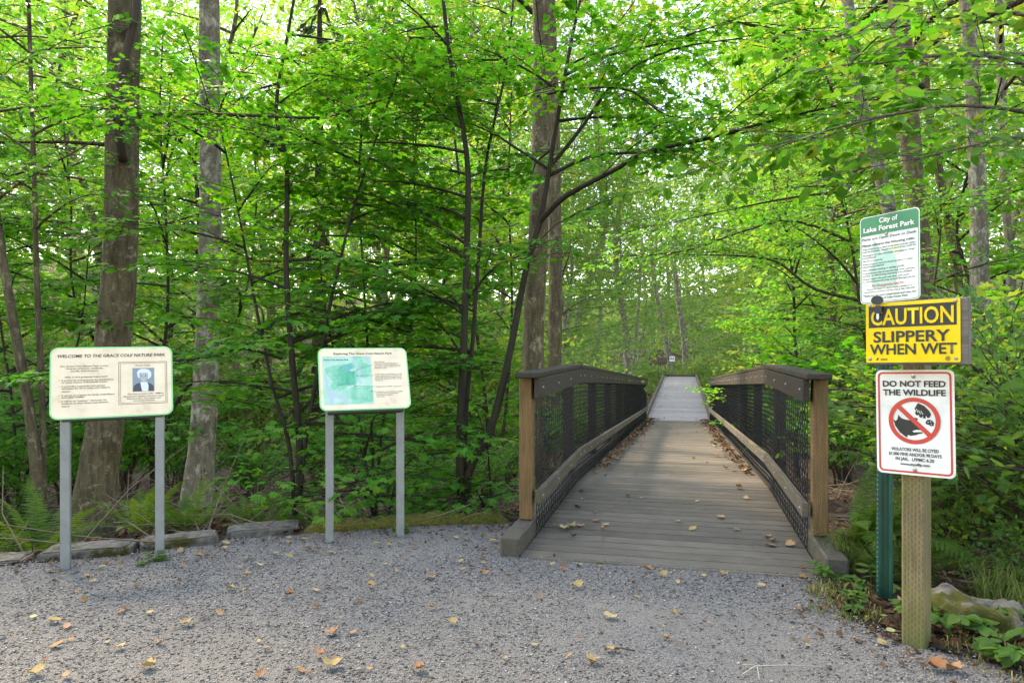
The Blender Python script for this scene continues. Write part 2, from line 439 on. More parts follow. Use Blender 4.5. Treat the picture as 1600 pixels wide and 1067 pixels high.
def mat_pebble():
    m, nt, b = new_mat('crushed_stone')
    at = nt.nodes.new('ShaderNodeAttribute'); at.attribute_name = 'tint'
    c = ramp(nt, [(0, (0.032, 0.030, 0.027)), (.3, (0.091, 0.087, 0.082)), (.6, (0.172, 0.166, 0.157)), (.85, (0.265, 0.256, 0.241)), (.95, (0.378, 0.368, 0.347)), (1, (0.214, 0.151, 0.103))], at.outputs['Fac']).outputs[0]
    nt.links.new(c, b.inputs['Base Color']); b.inputs['Roughness'].default_value = .8; b.inputs['Specular IOR Level'].default_value = .25
    return m
M['pebble'] = mat_pebble()

# ------------------------------------------------------------------ bridge frame (shared by ground and bridge)
AX = R(13.95)
AXV = Vector((math.sin(AX), math.cos(AX), 0)); RTV = Vector((math.cos(AX), -math.sin(AX), 0))
BO = Vector((0.082, 4.39, 0)); BW = 1.75
S1, S2, S3 = 2.43, 16.1, 36.8
def zd(s):
    if s < S1: return .004 + .056 * s / S1
    if s < S2: return .06 - (s - S1) * .0342
    return .06 - (S2 - S1) * .0342 + (s - S2) * .0375
def BP(s, t, h=0.0):
    return BO + AXV * s + RTV * t + Vector((0, 0, zd(s) + h))
def bridge_st(x, y):
    dx, dy = x - BO.x, y - BO.y
    return dx * AXV.x + dy * AXV.y, dx * RTV.x + dy * RTV.y

# ------------------------------------------------------------------ ground
PAD = [(-14, -9), (-14, 1.2), (-6, 3.2), (-3.12, 4.17), (-2.56, 4.42), (-2.19, 4.68), (-1.76, 4.89), (-1.3, 5.02), (-.78, 5.19), (-.02, 5.28), (.03, 4.75), (1.78, 4.3), (1.74, 3.75),
       (1.62, 3.35), (1.72, 3.05), (2.05, 2.75), (2.5, 2.2), (3.6, .8), (5.5, -9)]
PADN = np.array(PAD, float)
def sd_pad(x, y):
    """distance outside the gravel pad (0 inside)"""
    x = np.asarray(x, float); y = np.asarray(y, float)
    d = np.full(x.shape, 1e9); ins = np.zeros(x.shape, bool)
    n = len(PADN)
    for i in range(n):
        a = PADN[i]; b = PADN[(i + 1) % n]; ab = b - a
        t = np.clip(((x - a[0]) * ab[0] + (y - a[1]) * ab[1]) / (ab @ ab), 0, 1)
        d = np.minimum(d, np.hypot(x - a[0] - t * ab[0], y - a[1] - t * ab[1]))
        c = ((a[1] > y) != (b[1] > y)) & (x < (b[0] - a[0]) * (y - a[1]) / (b[1] - a[1] + 1e-12) + a[0])
        ins ^= c
    return np.where(ins, 0, d), ins, d
def sstep(a, b, x):
    t = np.clip((x - a) / (b - a), 0, 1); return t * t * (3 - 2 * t)
def gh(x, y):
    x = np.asarray(x, float); y = np.asarray(y, float)
    d, ins, _ = sd_pad(x, y)
    h = -.40 * sstep(.05, 2.0, d) - .55 * sstep(7, 13, y) + .07 * sstep(.1, 1, d) * (np.sin(x * 2.1 + y * 1.3) + np.sin(x * 1.2 - y * 2.3) * .8)
    h = h + .20 * np.clip(np.abs(y) - 46, 0, 60) + .12 * np.clip(np.abs(x) - 22, 0, 60) + .05 * sstep(.3, .8, d) * np.sin(x * 5.7 + 1) * np.sin(y * 5.1)
    return np.where(ins, -.03, h)
def ghs(x, y): return float(gh(np.array([x]), np.array([y]))[0])

def axis_lines(lo, hi, near_lo, near_hi, step, grow):
    a = list(np.arange(near_lo, near_hi + 1e-6, step)); s = step
    v = near_hi
    while v < hi: s *= grow; v += s; a.append(v)
    s = step; v = near_lo; b = []
    while v > lo: s *= grow; v -= s; b.append(v)
    return np.array(b[::-1] + a)
gx = axis_lines(-130, 130, -5, 6, .12, 1.12); gy = axis_lines(-60, 160, 2, 9, .12, 1.1)
X, Yg = np.meshgrid(gx, gy); Z = gh(X, Yg)
nx, ny = len(gx), len(gy)
V = np.c_[X.ravel(), Yg.ravel(), Z.ravel()]
ii = (np.arange(ny - 1)[:, None] * nx + np.arange(nx - 1)[None]).ravel()
T = np.r_[np.c_[ii, ii + 1, ii + nx + 1], np.c_[ii, ii + nx + 1, ii + nx]]
tag(obj('ground', trimesh('ground', V, T, M['soil'], None, True)), 'brown leaf-strewn forest floor dropping away behind the gravel', kind='structure')

rs = random.Random(4)
edge = []
for i in range(len(PAD)):
    a = np.array(PAD[i]); b = np.array(PAD[(i + 1) % len(PAD)]); L = np.linalg.norm(b - a)
    n = max(1, int(L / .07)) if L < 4 else 4
    for k in range(n):
        p = a + (b - a) * k / n
        if 0 < k and L < 4: p = p + np.array([rs.uniform(-.03, .03), rs.uniform(-.03, .03)])
        edge.append((p[0], p[1], 0.0))
pad_me = bpy.data.meshes.new('gravel_path'); pad_me.from_pydata(edge, [], [tuple(range(len(edge)))]); pad_me.materials.append(M['gravel'])
tag(obj('gravel_path', pad_me), 'grey crushed gravel path in front of the bridge', kind='structure')

# loose crushed stone on the pad
rng = np.random.default_rng(11)
def pebbles(n, box, smin, smax, yb=0):
    x = rng.uniform(box[0], box[1], n); y = box[2] + (box[3] - box[2]) * rng.random(n) ** (1.0 + yb)
    _, ins, dd = sd_pad(x, y)
    pk = np.sin(x * 1.7 + .8 * np.sin(y * 2.1)) * np.sin(y * 2.3 + .9 * np.sin(x * 1.3 + 1)) + .35 * np.sin(x * 5.3 + y * 3.1) * np.sin(y * 6.1 - x * 2)
    k = (ins | (dd < .08)) & (rng.random(n) < np.clip(1.2 - 1.1 * np.clip(pk, 0, 1), .28, 1)); x, y = x[k], y[k]; n = len(x)
    base = np.array([(1, 0, 0), (-.9, .1, 0), (.1, 1, 0), (0, -.9, .1), (.1, .1, .75), (0, 0, -.6)])
    T0 = np.array([(0, 2, 4), (2, 1, 4), (1, 3, 4), (3, 0, 4), (2, 0, 5), (1, 2, 5), (3, 1, 5), (0, 3, 5)])
    V = base[None] * (1 + rng.uniform(-.35, .35, (n, 6, 3))) + rng.uniform(-.18, .18, (n, 6, 3))
    a = rng.uniform(0, 6.28, n); c, s = np.cos(a), np.sin(a)
    V = np.stack([V[..., 0] * c[:, None] - V[..., 1] * s[:, None], V[..., 0] * s[:, None] + V[..., 1] * c[:, None], V[..., 2]], -1)
    sz = (smin + (smax - smin) * rng.random(n) ** 2.6) / 2
    V *= sz[:, None, None]; V[..., 2] *= .62
    V += np.stack([x, y, sz * .25], -1)[:, None]
    t = np.clip(rng.beta(1.25, 1.35, n), 0, .97); t = np.where(rng.random(n) < .03, 1, t)
    return V.reshape(-1, 3), (T0[None] + np.arange(n)[:, None, None] * 6).reshape(-1, 3), np.repeat(t, 6)
tb = TB()
for a in ((103000, (-3.6, 2.6, 2.2, 5.4), .005, .017), (9000, (-7, 3, -.5, 2.3), .010, .026), (5000, (-3.4, 1.9, 3.6, 5.4), .009, .022), (1200, (-3.2, 2.3, 2.2, 4.4), .012, .020)):
    V, T, t = pebbles(*a); tb.add(V, T, t)
tag(obj('gravel', tb.mesh('gravel', M['pebble'])), 'loose grey crushed stones scattered over the path', 'gravel', kind='stuff')

# ------------------------------------------------------------------ bridge
bridge = tag(empty('footbridge', BO), 'wooden footbridge with brown railings and black chain-link sides', 'bridge')
boardwalk = tag(empty('boardwalk', BP(S2, 0)), 'pale grey boardwalk rising beyond the far end of the footbridge', 'boardwalk')
def local(parent, v):
    return v - Vector(parent.location)
PL = .142; GAP = .010
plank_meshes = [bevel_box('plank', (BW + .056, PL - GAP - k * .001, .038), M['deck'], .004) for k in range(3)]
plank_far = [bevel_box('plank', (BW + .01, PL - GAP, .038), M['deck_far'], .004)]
s = PL / 2; k = 0
rp = random.Random(3)
def pitch(s):
    return math.atan2(zd(s + .05) - zd(s - .05), .1)
while s < S3:
    par = bridge if s < S2 else boardwalk
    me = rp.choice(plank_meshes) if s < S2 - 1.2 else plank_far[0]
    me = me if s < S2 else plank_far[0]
    c = BP(s, BW / 2, -.019 + rp.uniform(-.0015, .0015))
    o = obj('plank', me, par, local(par, c))
    o.rotation_euler = Euler((pitch(s), rp.uniform(-.0015, .0015), -AX + rp.uniform(-.0012, .0012)), 'XYZ')
    s += PL
# joists / fascia under the deck so the sides are closed
def beam(name, parent, s0, s1, t, w, h0, h1, mat, b=.004, ext=0.0):
    """timber from s0 to s1 following the deck, its centre line at t"""
    a = BP(s0, t, (h0 + h1) / 2); e = BP(s1, t, (h0 + h1) / 2)
    L = (e - a).length
    me = bevel_box(name, (w, L, abs(h1 - h0)), mat, b)
    o = obj(name, me, parent, local_root(parent, (a + e) / 2))
    o.rotation_euler = Euler((math.atan2(e.z - a.z, math.hypot(e.x - a.x, e.y - a.y)), 0, -AX), 'XYZ')
    return o
def local_root(parent, v):
    p = parent; off = Vector((0, 0, 0))
    while p is not None:
        off += Vector(p.location); p = p.parent
    return v - off
E9 = 1e-4
for t in (.12, BW / 2, BW - .12):
    beam('joist', bridge, .09, S1 - .002, t, .09, -.26, -.042, M['kerb'])
    beam('joist', bridge, S1 + .002, S2 - .01, t, .09, -.30, -.042, M['kerb'])
    beam('joist', boardwalk, S2 + .01, S3, t, .09, -.30, -.042, M['kerb'])
beam('sill_beam', bridge, -.055, -.006, BW / 2, .05, 0, 0.001, M['kerb']) if False else None
nosing = obj('nosing_board', bevel_box('nosing_board', (BW + .02, .04, .05), M['kerb'], .006), bridge, local(bridge, BP(0, BW / 2, -.022) - AXV * .026))
nosing.rotation_euler = (0, 0, -AX)

bolt_me = pymesh('bolt', *(lambda V, F: (V, F))(
    [(math.cos(a) * .011, 0, math.sin(a) * .011) for a in [q * math.pi / 3 for q in range(6)]] +
    [(math.cos(a) * .008, -.008, math.sin(a) * .008) for a in [q * math.pi / 3 for q in range(6)]],
    [tuple(range(6, 12))[::-1]] + [(q, (q + 1) % 6, 6 + (q + 1) % 6, 6 + q) for q in range(6)]), M['bolt'])

CAPH = 1.165
def railing(side):
    """side -1: left of the deck, +1: right"""
    rail = empty('railing', (0, 0, 0), bridge)
    rail['label'] = 'brown timber railing on the ' + ('side towards the information boards' if side < 0 else 'side towards the yellow caution sign')
    te = 0.0 if side < 0 else BW
    def tt(o): return te + side * o          # o: offset outwards from the deck edge
    # posts
    ps = [.40 + .045] + [2.25 + 1.83 * k for k in range(8)]
    for i, s in enumerate(ps):
        h0, h1 = .126, CAPH - .040
        m = M['post_end'] if i == 0 else M['post_dark']
        me = bevel_box('post', (.092, .092, h1 - h0), m, .006)
        o = obj('post', me, rail, local_root(rail, BP(s, tt(.086), (h0 + h1) / 2)))
        o.rotation_euler = (0, 0, -AX)
        if i == 0: o['label'] = 'warm brown incised end post of the railing'
    # kerb timber the posts stand on
    for a, b in ((-.03, S1 - .002), (S1 + .002, 6.2), (6.204, 11.0), (11.004, S2)):
        beam('kerb_timber', rail, a, b, tt(.097), .124, -.06 if a > 0 else -.05, .122, M['kerb'], .012)
    # cap boards, face boards, bottom rails
    cuts = [(.30, S1), (S1, 5.9), (5.9, 9.4), (9.4, 12.9), (12.9, S2)]
    for i, (a, b) in enumerate(cuts):
        a += .0015; b -= .0015
        beam('cap_board', rail, a - (.03 if i == 0 else 0), b, tt(.055), .155, CAPH - .038, CAPH, M['rail'], .006)
        beam('face_board', rail, a + .05 if i == 0 else a, b, tt(-.006), .040, CAPH - .182, CAPH - .041, M['rail'], .004)
        beam('bottom_rail', rail, a + .09 if i == 0 else a, b, tt(-.006), .040, .245, .338, M['rail_low'], .004)
        for h in (CAPH - .11, .29):
            n = max(2, int((b - a) / .45))
            for k in range(n):
                s = a + .16 + (b - a - .26) * k / max(1, n - 1)
                o = obj('bolt', bolt_me, rail, local_root(rail, BP(s, tt(-.0262), h)))
                o.rotation_euler = (0, 0, -AX + (R(90) if side < 0 else R(-90)))
    # chain-link mesh: interlaced zigzag wires
    for (a, b) in ((.44, S1), (S1 + .001, S2 - .02)):
        tb = TB(); p = .047; hz = .043; n = int((b - a) / p)
        zz = np.arange(.012, CAPH - .12, hz)
        for i in range(n):
            sc = a + (i + .5) * p
            pts = []
            for j, h in enumerate(zz):
                so = sc + (p * .53 if (j + i) % 2 else -p * .53)
                off = .019 + (.0028 if (j % 2) else -.0028)
                pts.append(local_root(rail, BP(min(so, b + .02), tt(off), h)))
            tb.tube(pts, .0033, 4 if a < S1 else 3, cap=False)
        o = obj('chain_link', tb.mesh('chain_link', M['wire']), rail)
        o['label'] = 'black chain-link mesh infill'
    return rail
rail_l = railing(-1); rail_r = railing(1)

# boardwalk edges and end kerb
for sd_, te in ((-1, -.05), (1, BW + .05)):
    for a, b in ((S2 + .05, S2 + 7), (S2 + 7.003, S2 + 14), (S2 + 14.003, S3 - .1)):
        beam('kerb_timber', boardwalk, a, b, te, .095, -.05, .13, M['rail_low'], .01)
o = obj('end_kerb', bevel_box('end_kerb', (BW + .3, .1, .16), M['rail_low'], .01), boardwalk, local(boardwalk, BP(S3, BW / 2, .06)))
o.rotation_euler = (0, 0, -AX)

# ------------------------------------------------------------------ flat shapes and lettering for signs
def sign_frame(name, pos, yaw, pitch_, roll):
    o = bpy.data.objects.new(name, None); o.empty_display_size = .1
    COL.objects.link(o)
    o.matrix_world = Matrix.Translation(pos) @ Matrix.Rotation(-R(yaw), 4, 'Z') @ Matrix.Rotation(-R(pitch_), 4, 'X') @ Matrix.Rotation(R(roll), 4, 'Y')
    return o
def rrect(w, h, r, n=7, cx=0, cz=0):
    out = []
    for (sx, sz, a0) in ((1, 1, 0), (-1, 1, 90), (-1, -1, 180), (1, -1, 270)):
        for k in range(n + 1):
            a = R(a0 + 90 * k / n)
            out.append((cx + sx * (w / 2 - r) + r * math.cos(a), cz + sz * (h / 2 - r) + r * math.sin(a)))
    return out
def plate(name, outline, y0, y1, mat, parent):
    """flat plate: outline in x,z extruded between y0 (front) and y1 (back)"""
    n = len(outline)
    V = [(x, y0, z) for x, z in outline] + [(x, y1, z) for x, z in outline]
    F = [tuple(range(n)), tuple(range(2 * n - 1, n - 1, -1))] + [(i, i + n, (i + 1) % n + n, (i + 1) % n) for i in range(n)]
    me = pymesh(name, V, F, mat)
    return obj(name, me, parent)
def flat(name, outline, y, mat, parent):
    me = pymesh(name, [(x, y, z) for x, z in outline], [tuple(range(len(outline)))], mat)
    return obj(name, me, parent)
def ring(name, o1, o2, y, mat, parent):
    n = len(o1)
    V = [(x, y, z) for x, z in o1] + [(x, y, z) for x, z in o2]
    F = [(i, (i + 1) % n, n + (i + 1) % n, n + i) for i in range(n)]
    return obj(name, pymesh(name, V, F, mat), parent)
def circ(r, cx=0, cz=0, n=40, sx=1.0): return [(cx + sx * r * math.cos(2 * math.pi * i / n), cz + r * math.sin(2 * math.pi * i / n)) for i in range(n)]
def text(s, x, z, h, mat, parent, w=None, align='C', y=-.004, bold=.0, shear=0.0, name='lettering'):
    """flat lettering: cap height h, optional total width w; x is left edge or centre, z the baseline"""
    cu = bpy.data.curves.new('t', 'FONT'); cu.body = s; cu.size = 1.0; cu.offset = bold; cu.shear = shear
    cu.resolution_u = 3; cu.fill_mode = 'FRONT'
    to = bpy.data.objects.new('t', cu); COL.objects.link(to)
    me = bpy.data.meshes.new_from_object(to.evaluated_get(bpy.context.evaluated_depsgraph_get()))
    bpy.data.objects.remove(to); bpy.data.curves.remove(cu)
    n = len(me.vertices); c = np.empty(n * 3, np.float32); me.vertices.foreach_get('co', c); c = c.reshape(-1, 3)
    lo, hi = c[:, 0].min(), c[:, 0].max()
    k = h / .70
    kx = (w / (hi - lo)) if w else k
    xx = (c[:, 0] - lo) * kx
    W = (hi - lo) * kx
    xx = xx + (x - W / 2 if align == 'C' else x)
    zz = z + c[:, 1] * k
    me.vertices.foreach_set('co', np.c_[xx, np.full(n, y), zz].astype(np.float32).ravel())
    me.materials.clear(); me.materials.append(mat); me.update(); me.name = name
    return obj(name, me, parent)

# ---- welcome board
def info_board(name, label, pos, yaw, pit, roll, w, h, feet):
    root = sign_frame(name, Vector(pos), yaw, pit, roll)
    tag(root, label, 'sign')
    pa = plate('panel', rrect(w, h, .045), 0, .012, M['mint'], root); pa['label'] = 'mint green rounded edge of the panel'
    flat('panel_face', rrect(w - .016, h - .016, .039), -.001, M['cream'], root)
    bpy.context.view_layer.update()
    inv = root.matrix_world.inverted()
    # steel frame under the lower edge and two square posts
    me = bevel_box('bracket', (w * .83, .045, .03), M['steel_dark'], .004)
    obj('bracket', me, root, (0, .036, -h / 2 + .004))
    yr = -R(yaw)
    for (fx, fy), px_ in zip(feet, (-.36, .36)):
        top = root.matrix_world @ Vector((px_ * w, .045, -h * .15))
        lowp = root.matrix_world @ Vector((px_ * w, .042, -h / 2 - .005))
        zt = top.z
        x, y = fx, fy
        me = bevel_box('post', (.052, .052, zt + .3), M['steel'], .004)
        o = obj('post', me, root)
        o.matrix_world = Matrix.Translation((x, y, zt / 2 - .15)) @ Matrix.Rotation(yr, 4, 'Z')
    return root
bpy.context.view_layer.update()
wb = info_board('welcome_board', 'cream welcome board with a portrait photo on two grey steel posts', (-2.466, 4.22, 1.126), -24.3, 11, -1.3, .66, .44,
                [(-2.70, 4.13), (-2.236, 4.335)])
k = .66 / 190.0                     # metres per photo pixel on this panel
def WX(zx): return (zx / 6.957 - (173.3 - 60)) * k * .985
# lettering laid out on the panel (x from -.33 to .33, z from -.22 to .22)
text('WELCOME TO THE GRACE COLE NATURE PARK', .0, .156, .0185, M['ink'], wb, w=.58, bold=.012, shear=.18)
tl = [(.098, .255, 'The Grace Cole Nature Park is over', -.15), (.083, .195, '14 acres of forest, wetlands,', -.15), (.068, .145, 'ponds, and streams.', -.15)]
for z, w_, s_, x in tl: text(s_, x, z, .0088, M['ink'], wb, w=w_, bold=.008, shear=.12)
text('Why is this property important?', -.14, .031, .0088, M['ink'], wb, w=.225, bold=.008, shear=.15)
bl = [(.012, 'It preserves and protects the headwaters,', .272), (-.001, 'or water source, of Brookside Creek.', .238), (-.025, 'It provides a peaceful and serene', .225), (-.038, 'sanctuary for all to enjoy and observe', .252),
      (-.055, 'nature.', .045), (-.080, 'It serves as a haven for birds, amphibians,', .277), (-.092, 'and other wildlife.', .118), (-.115, 'It will be an "outdoor" classroom for', .236), (-.129, 'students to learn about and observe', .242), (-.145, 'nature.', .045)]
for z, s_, w_ in bl: text(s_, -.268, z, .0088, M['ink'], wb, w=w_, align='L', bold=.010)
for z in (.012, -.025, -.080, -.115): flat('bullet', circ(.0022, -.281, z + .003, 8), -.004, M['ink'], wb)
ring('photo_border', [(.030, -.145), (.298, -.145), (.298, .122), (.030, .122)], [(.0325, -.1425), (.2955, -.1425), (.2955, .1195), (.0325, .1195)], -.003, M['ink_brown'], wb)
ring('photo_border', [(.040, -.136), (.289, -.136), (.289, .114), (.040, .114)], [(.0415, -.1345), (.2875, -.1345), (.2875, .1125), (.0415, .1125)], -.003, M['ink_brown'], wb)
text('Grace Cole', .163, .095, .0088, M['ink'], wb, w=.082, bold=.006)
ph = flat('portrait_photo', [(.106, -.067), (.226, -.067), (.226, .082), (.106, .082)], -.003, M['photo_bg'], wb)
ph['label'] = 'small blue-grey portrait photo of a smiling person in a dark jacket'
flat('photo_jacket', [(.108, -.066), (.224, -.066), (.222, -.032), (.205, -.018), (.185, -.010), (.150, -.010), (.126, -.018), (.111, -.034)], -.0036, M['photo_dark'], ph)
flat('photo_blouse', [(.158, -.066), (.192, -.066), (.194, -.03), (.187, -.008), (.149, -.008), (.150, -.022)], -.0041, M['photo_light'], ph)
flat('photo_hair', [(.133, .036), (.130, .052), (.138, .068), (.155, .076), (.176, .076), (.196, .069), (.208, .054), (.211, .036), (.205, .020), (.194, .012), (.146, .014), (.136, .022)], -.0046, M['photo_light'], ph)
flat('photo_face', [(.142, .045), (.148, .052), (.165, .049), (.184, .052), (.191, .043), (.192, .024), (.186, .004), (.176, -.007), (.164, -.009), (.152, .0), (.144, .016)], -.0051, M['photo_mid'], ph)
flat('photo_mouth', [(.155, .010), (.165, .006), (.178, .010), (.166, .002)], -.0056, M['photo_light'], ph)
for cx in (.154, .178): flat('photo_eye', circ(.0035, cx, .032, 8), -.0056, M['photo_dark'], ph)
for z, s_, w_ in ((-.085, 'State Representative 1983 - 1998', .180), (-.100, 'Distinguished legislator, Shoreline School', .225), (-.114, 'Boardmember, civic leader, and', .185), (-.127, 'community advocate.', .12)):
    text(s_, .168, z, .0080, M['ink'], wb, w=w_, bold=.006, shear=.1)

# ---- map board
mb_ = info_board('map_board', 'cream trail-map board with a green map print on two grey posts', (-1.014, 4.70, 1.136), -18.9, 23.3, -.8, .61, .457,
                 [(-1.268, 4.745), (-.805, 4.915)])
text('Exploring The Grace Cole Nature Park', .0, .178, .0145, M['ink'], mb_, w=.40, bold=.012)
mp_ = flat('trail_map', [(-.278, -.188), (.050, -.188), (.050, .165), (-.278, .165)], -.002, M['map_base'], mb_)
mp_['label'] = 'green and pale blue printed trail map'
def MQ(pts): return [(-.278 + a * .328, .165 - b * .353) for a, b in pts]
flat('map_area', MQ([(.04, .26), (.2, .2), (.45, .17), (.62, .13), (.72, .26), (.69, .36), (.68, .6), (.5, .62), (.42, .7), (.32, .72), (.3, .66), (.2, .7), (.14, .62), (.2, .52), (.15, .46), (.06, .36)]), -.0026, M['map_mid'], mp_)
flat('map_area', MQ([(.62, .0), (.80, .0), (.84, .13), (.99, .2), (.99, .34), (.88, .46), (.76, .44), (.74, .3), (.70, .16)]), -.0026, M['map_mid'], mp_)
flat('map_area', MQ([(.42, .72), (.66, .62), (.70, .66), (.99, .64), (.99, .95), (.72, .99), (.54, .99), (.56, .92), (.48, .82)]), -.0026, M['map_mid'], mp_)
flat('map_wood', MQ([(.26, .3), (.36, .22), (.58, .15), (.66, .24), (.64, .4), (.66, .6), (.4, .6), (.36, .62), (.26, .62), (.3, .5), (.22, .4)]), -.0032, M['map_teal'], mp_)
flat('map_water', MQ([(.48, .20), (.52, .18), (.53, .25), (.51, .33), (.47, .32)]), -.0038, M['map_water'], mp_)
flat('map_clearing', MQ([(.53, .29), (.66, .24), (.69, .31), (.58, .33)]), -.0038, M['map_base'], mp_)
for pts in ([(.02, .40), (.06, .38), (.12, .72), (.26, .78), (.44, .84), (.47, .99), (.42, .99), (.39, .88), (.22, .83), (.17, .99), (.13, .99), (.09, .76)], [(.60, .02), (.63, .02), (.78, .36), (.72, .5), (.80, .56), (.78, .58), (.69, .51), (.74, .36)], [(.88, .0), (.93, .0), (.98, .12), (.98, .16), (.93, .14)]):
    flat('map_road', MQ(pts), -.0034, M['map_road'], mp_)
text('Grace Cole Nature Park', -.268, .134, .0105, M['ink'], mp_, w=.165, align='L', bold=.012)
text('not to scale', -.175, -.182, .006, M['ink_soft'], mp_, w=.05)
blk = [(.118, 'You are here', .07), (.105, 'Walk the boardwalk through the', .165), (.093, 'wetlands to the viewing platform at', .182), (.081, 'the ponds, which are the source of', .18), (.069, 'Brookside Creek.', .085),
       (.025, 'A trail starts at the Parking area and', .185), (.013, 'winds uphill past the wetlands and', .182), (.001, 'up through mature Douglas fir and', .178), (-.011, 'hardwood forest. This is about 1/4 mile', .186), (-.023, 'round trip.', .052),
       (-.068, 'Study portion of Park, 11.63 acres', .175), (-.107, 'A different portion of Park, a wildlife', .18), (-.119, 'sanctuary and is not presently', .15), (-.131, 'accessible to visitors.', .115), (-.143, '2.11 acres', .055)]
for z, s_, w_ in blk: text(s_, .072, z, .0075, M['ink'], mb_, w=w_, align='L', bold=.006)
def stroke(name, a, b, wd, y, mat, par):
    d = Vector((b[0] - a[0], b[1] - a[1])); d.normalize(); n = (-d.y * wd / 2, d.x * wd / 2)
    flat(name, [(a[0] - n[0], a[1] - n[1]), (b[0] - n[0], b[1] - n[1]), (b[0] + n[0], b[1] + n[1]), (a[0] + n[0], a[1] + n[1])], y, mat, par)
for a, b in (((-.045, .062), (.062, .100)), ((-.05, .018), (.064, .018)), ((-.07, -.056), (.066, -.064)), ((.042, -.098), (.066, -.102))):
    stroke('map_pointer', a, b, .0016, -.0046, M['ink'], mb_); flat('map_dot', circ(.0035, a[0], a[1], 10), -.005, M['ink'], mb_)

# ---- timber sign post with caution and do-not-feed signs
WP = Vector((1.795, 3.03, 0))
post = tag(obj('sign_post', bevel_box('sign_post', (.092, .092, 1.74), M['post_sign'], .005), None, (WP.x, WP.y, .57), (0, 0, -R(48))),
           'mossy treated timber post carrying the yellow caution sign', 'post')
ct = tag(sign_frame('caution_sign', Vector((1.658, 2.836, 1.374)), 48.7, 0, -.4), 'yellow slippery-when-wet caution sign on a grey board', 'sign')
w, h = .356, .254
plate('panel', rrect(w, h, .006), -.001, .002, M['yellow'], ct)
bb = obj('backing_board', bevel_box('backing_board', (.386, .036, .268), M['board_old'], .004), ct, (.012, .0215, -.004))
flat('header_band', [(-.166, .022), (.166, .022), (.166, .113), (-.166, .113)], -.0018, M['black'], ct)
text('CAUTION', 0, .034, .066, M['yellow'], ct, w=.312, bold=.018)
text('SLIPPERY', -.002, -.040, .045, M['black'], ct, w=.290, bold=.022)
text('WHEN WET', .002, -.092, .043, M['black'], ct, w=.328, bold=.022)
text('ZING', -.105, -.118, .0085, M['ink'], ct, w=.028, bold=.02, shear=.2)
flat('maker_mark', [(-.138, -.117), (-.13, -.117), (-.126, -.107), (-.132, -.107)], -.0019, M['ink'], ct)
ring('maker_mark', circ(.009, .134, -.112, 16), circ(.0065, .134, -.112, 16), -.0019, M['ink'], ct)
flat('maker_mark', [(.129, -.115), (.139, -.115), (.134, -.106)], -.0019, M['ink'], ct)
def screw(x, z, par, r=.008, mat=None):
    n = 10
    V = [(x + r * math.cos(a), -.0015, z + r * math.sin(a)) for a in [q * 2 * math.pi / n for q in range(n)]] + [(x + r * .5 * math.cos(a), -.006, z + r * .5 * math.sin(a)) for a in [q * 2 * math.pi / n for q in range(n)]]
    F = [tuple(range(n, 2 * n))] + [(q, (q + 1) % n, n + (q + 1) % n, n + q) for q in range(n)]
    return obj('screw', pymesh('screw', V, F, mat or M['bolt']), par)
for x in (-.162, .162):
    for z in (-.112, .116): screw(x, z, ct, .0075)
dn = tag(sign_frame('do_not_feed_sign', Vector((1.744, 2.96, .986)), 46.7, 0, -.9), 'white do-not-feed-the-wildlife sign with red border and prohibition circle', 'sign')
w, h = .305, .457
plate('panel', rrect(w, h, .024), 0, .003, M['white'], dn)
ring('border', rrect(w - .018, h - .018, .020), rrect(w - .034, h - .034, .013), -.0012, M['red'], dn)
text('DO NOT FEED', 0, .156, .025, M['black'], dn, w=.245, bold=.032)
text('THE WILDLIFE', 0, .118, .025, M['black'], dn, w=.245, bold=.032)
cx, cz = .0, .008
ringo = circ(.101, cx, cz, 48); ringi = circ(.083, cx, cz, 48)
em = ring('prohibition_ring', ringo, ringi, -.0030, M['red'], dn)
stroke('prohibition_bar', (cx - .064, cz + .064), (cx + .064, cz - .064), .019, -.0026, M['red'], em)
wolf = [(-.083, .006), (-.075, -.024), (-.058, -.052), (-.036, -.070), (-.028, -.074), (-.026, -.062), (-.014, -.066), (.004, -.062), (.018, -.056), (.033, -.052), (.030, -.047), (.014, -.048), (-.002, -.050), (-.008, -.044), (.010, -.038), (.030, -.040), (.040, -.034),
        (.024, -.024), (.012, -.018), (.002, -.004), (-.014, .002), (-.034, .004), (-.050, .010), (-.062, .024), (-.066, .004), (-.074, -.004)]
flat('animal_print', [(cx + x, cz + z) for x, z in wolf], -.0014, M['black'], em)
flat('animal_print', [(cx + x, cz + z) for x, z in [(-.012, .004), (.010, .000), (.016, .010), (.004, .014), (-.004, .008)]], -.0015, M['black'], em)
hand = [(.016, .078), (.040, .066), (.058, .046), (.066, .030), (.060, .016), (.052, .014), (.046, .024), (.044, .012), (.036, .012), (.034, .022), (.028, .014), (.020, .018), (.020, .026), (.010, .024), (.004, .032), (.008, .044), (.002, .052)]
flat('hand_print', [(cx + x, cz + z) for x, z in hand], -.0014, M['black'], em)
for q in ((.012, .034, .007, .022), (.022, .024, .029, .014)): pass
for a, b in (((.010, .052), (.016, .036)), ((.018, .046), (.026, .030)), ((.027, .044), (.035, .028))): stroke('finger_line', (cx + a[0], cz + a[1]), (cx + b[0], cz + b[1]), .0022, -.0018, M['white'], em)
flat('food_print', [(cx + x, cz + z) for x, z in [(.044, -.004), (.050, .006), (.060, .008), (.070, .004), (.076, -.006), (.074, -.018), (.064, -.020), (.056, -.014), (.046, -.012)]], -.0016, M['black'], em)
for a in ((.054, -.004), (.064, -.001), (.066, -.012)): flat('food_dot', circ(.0022, cx + a[0], cz + a[1], 8), -.002, M['white'], em)
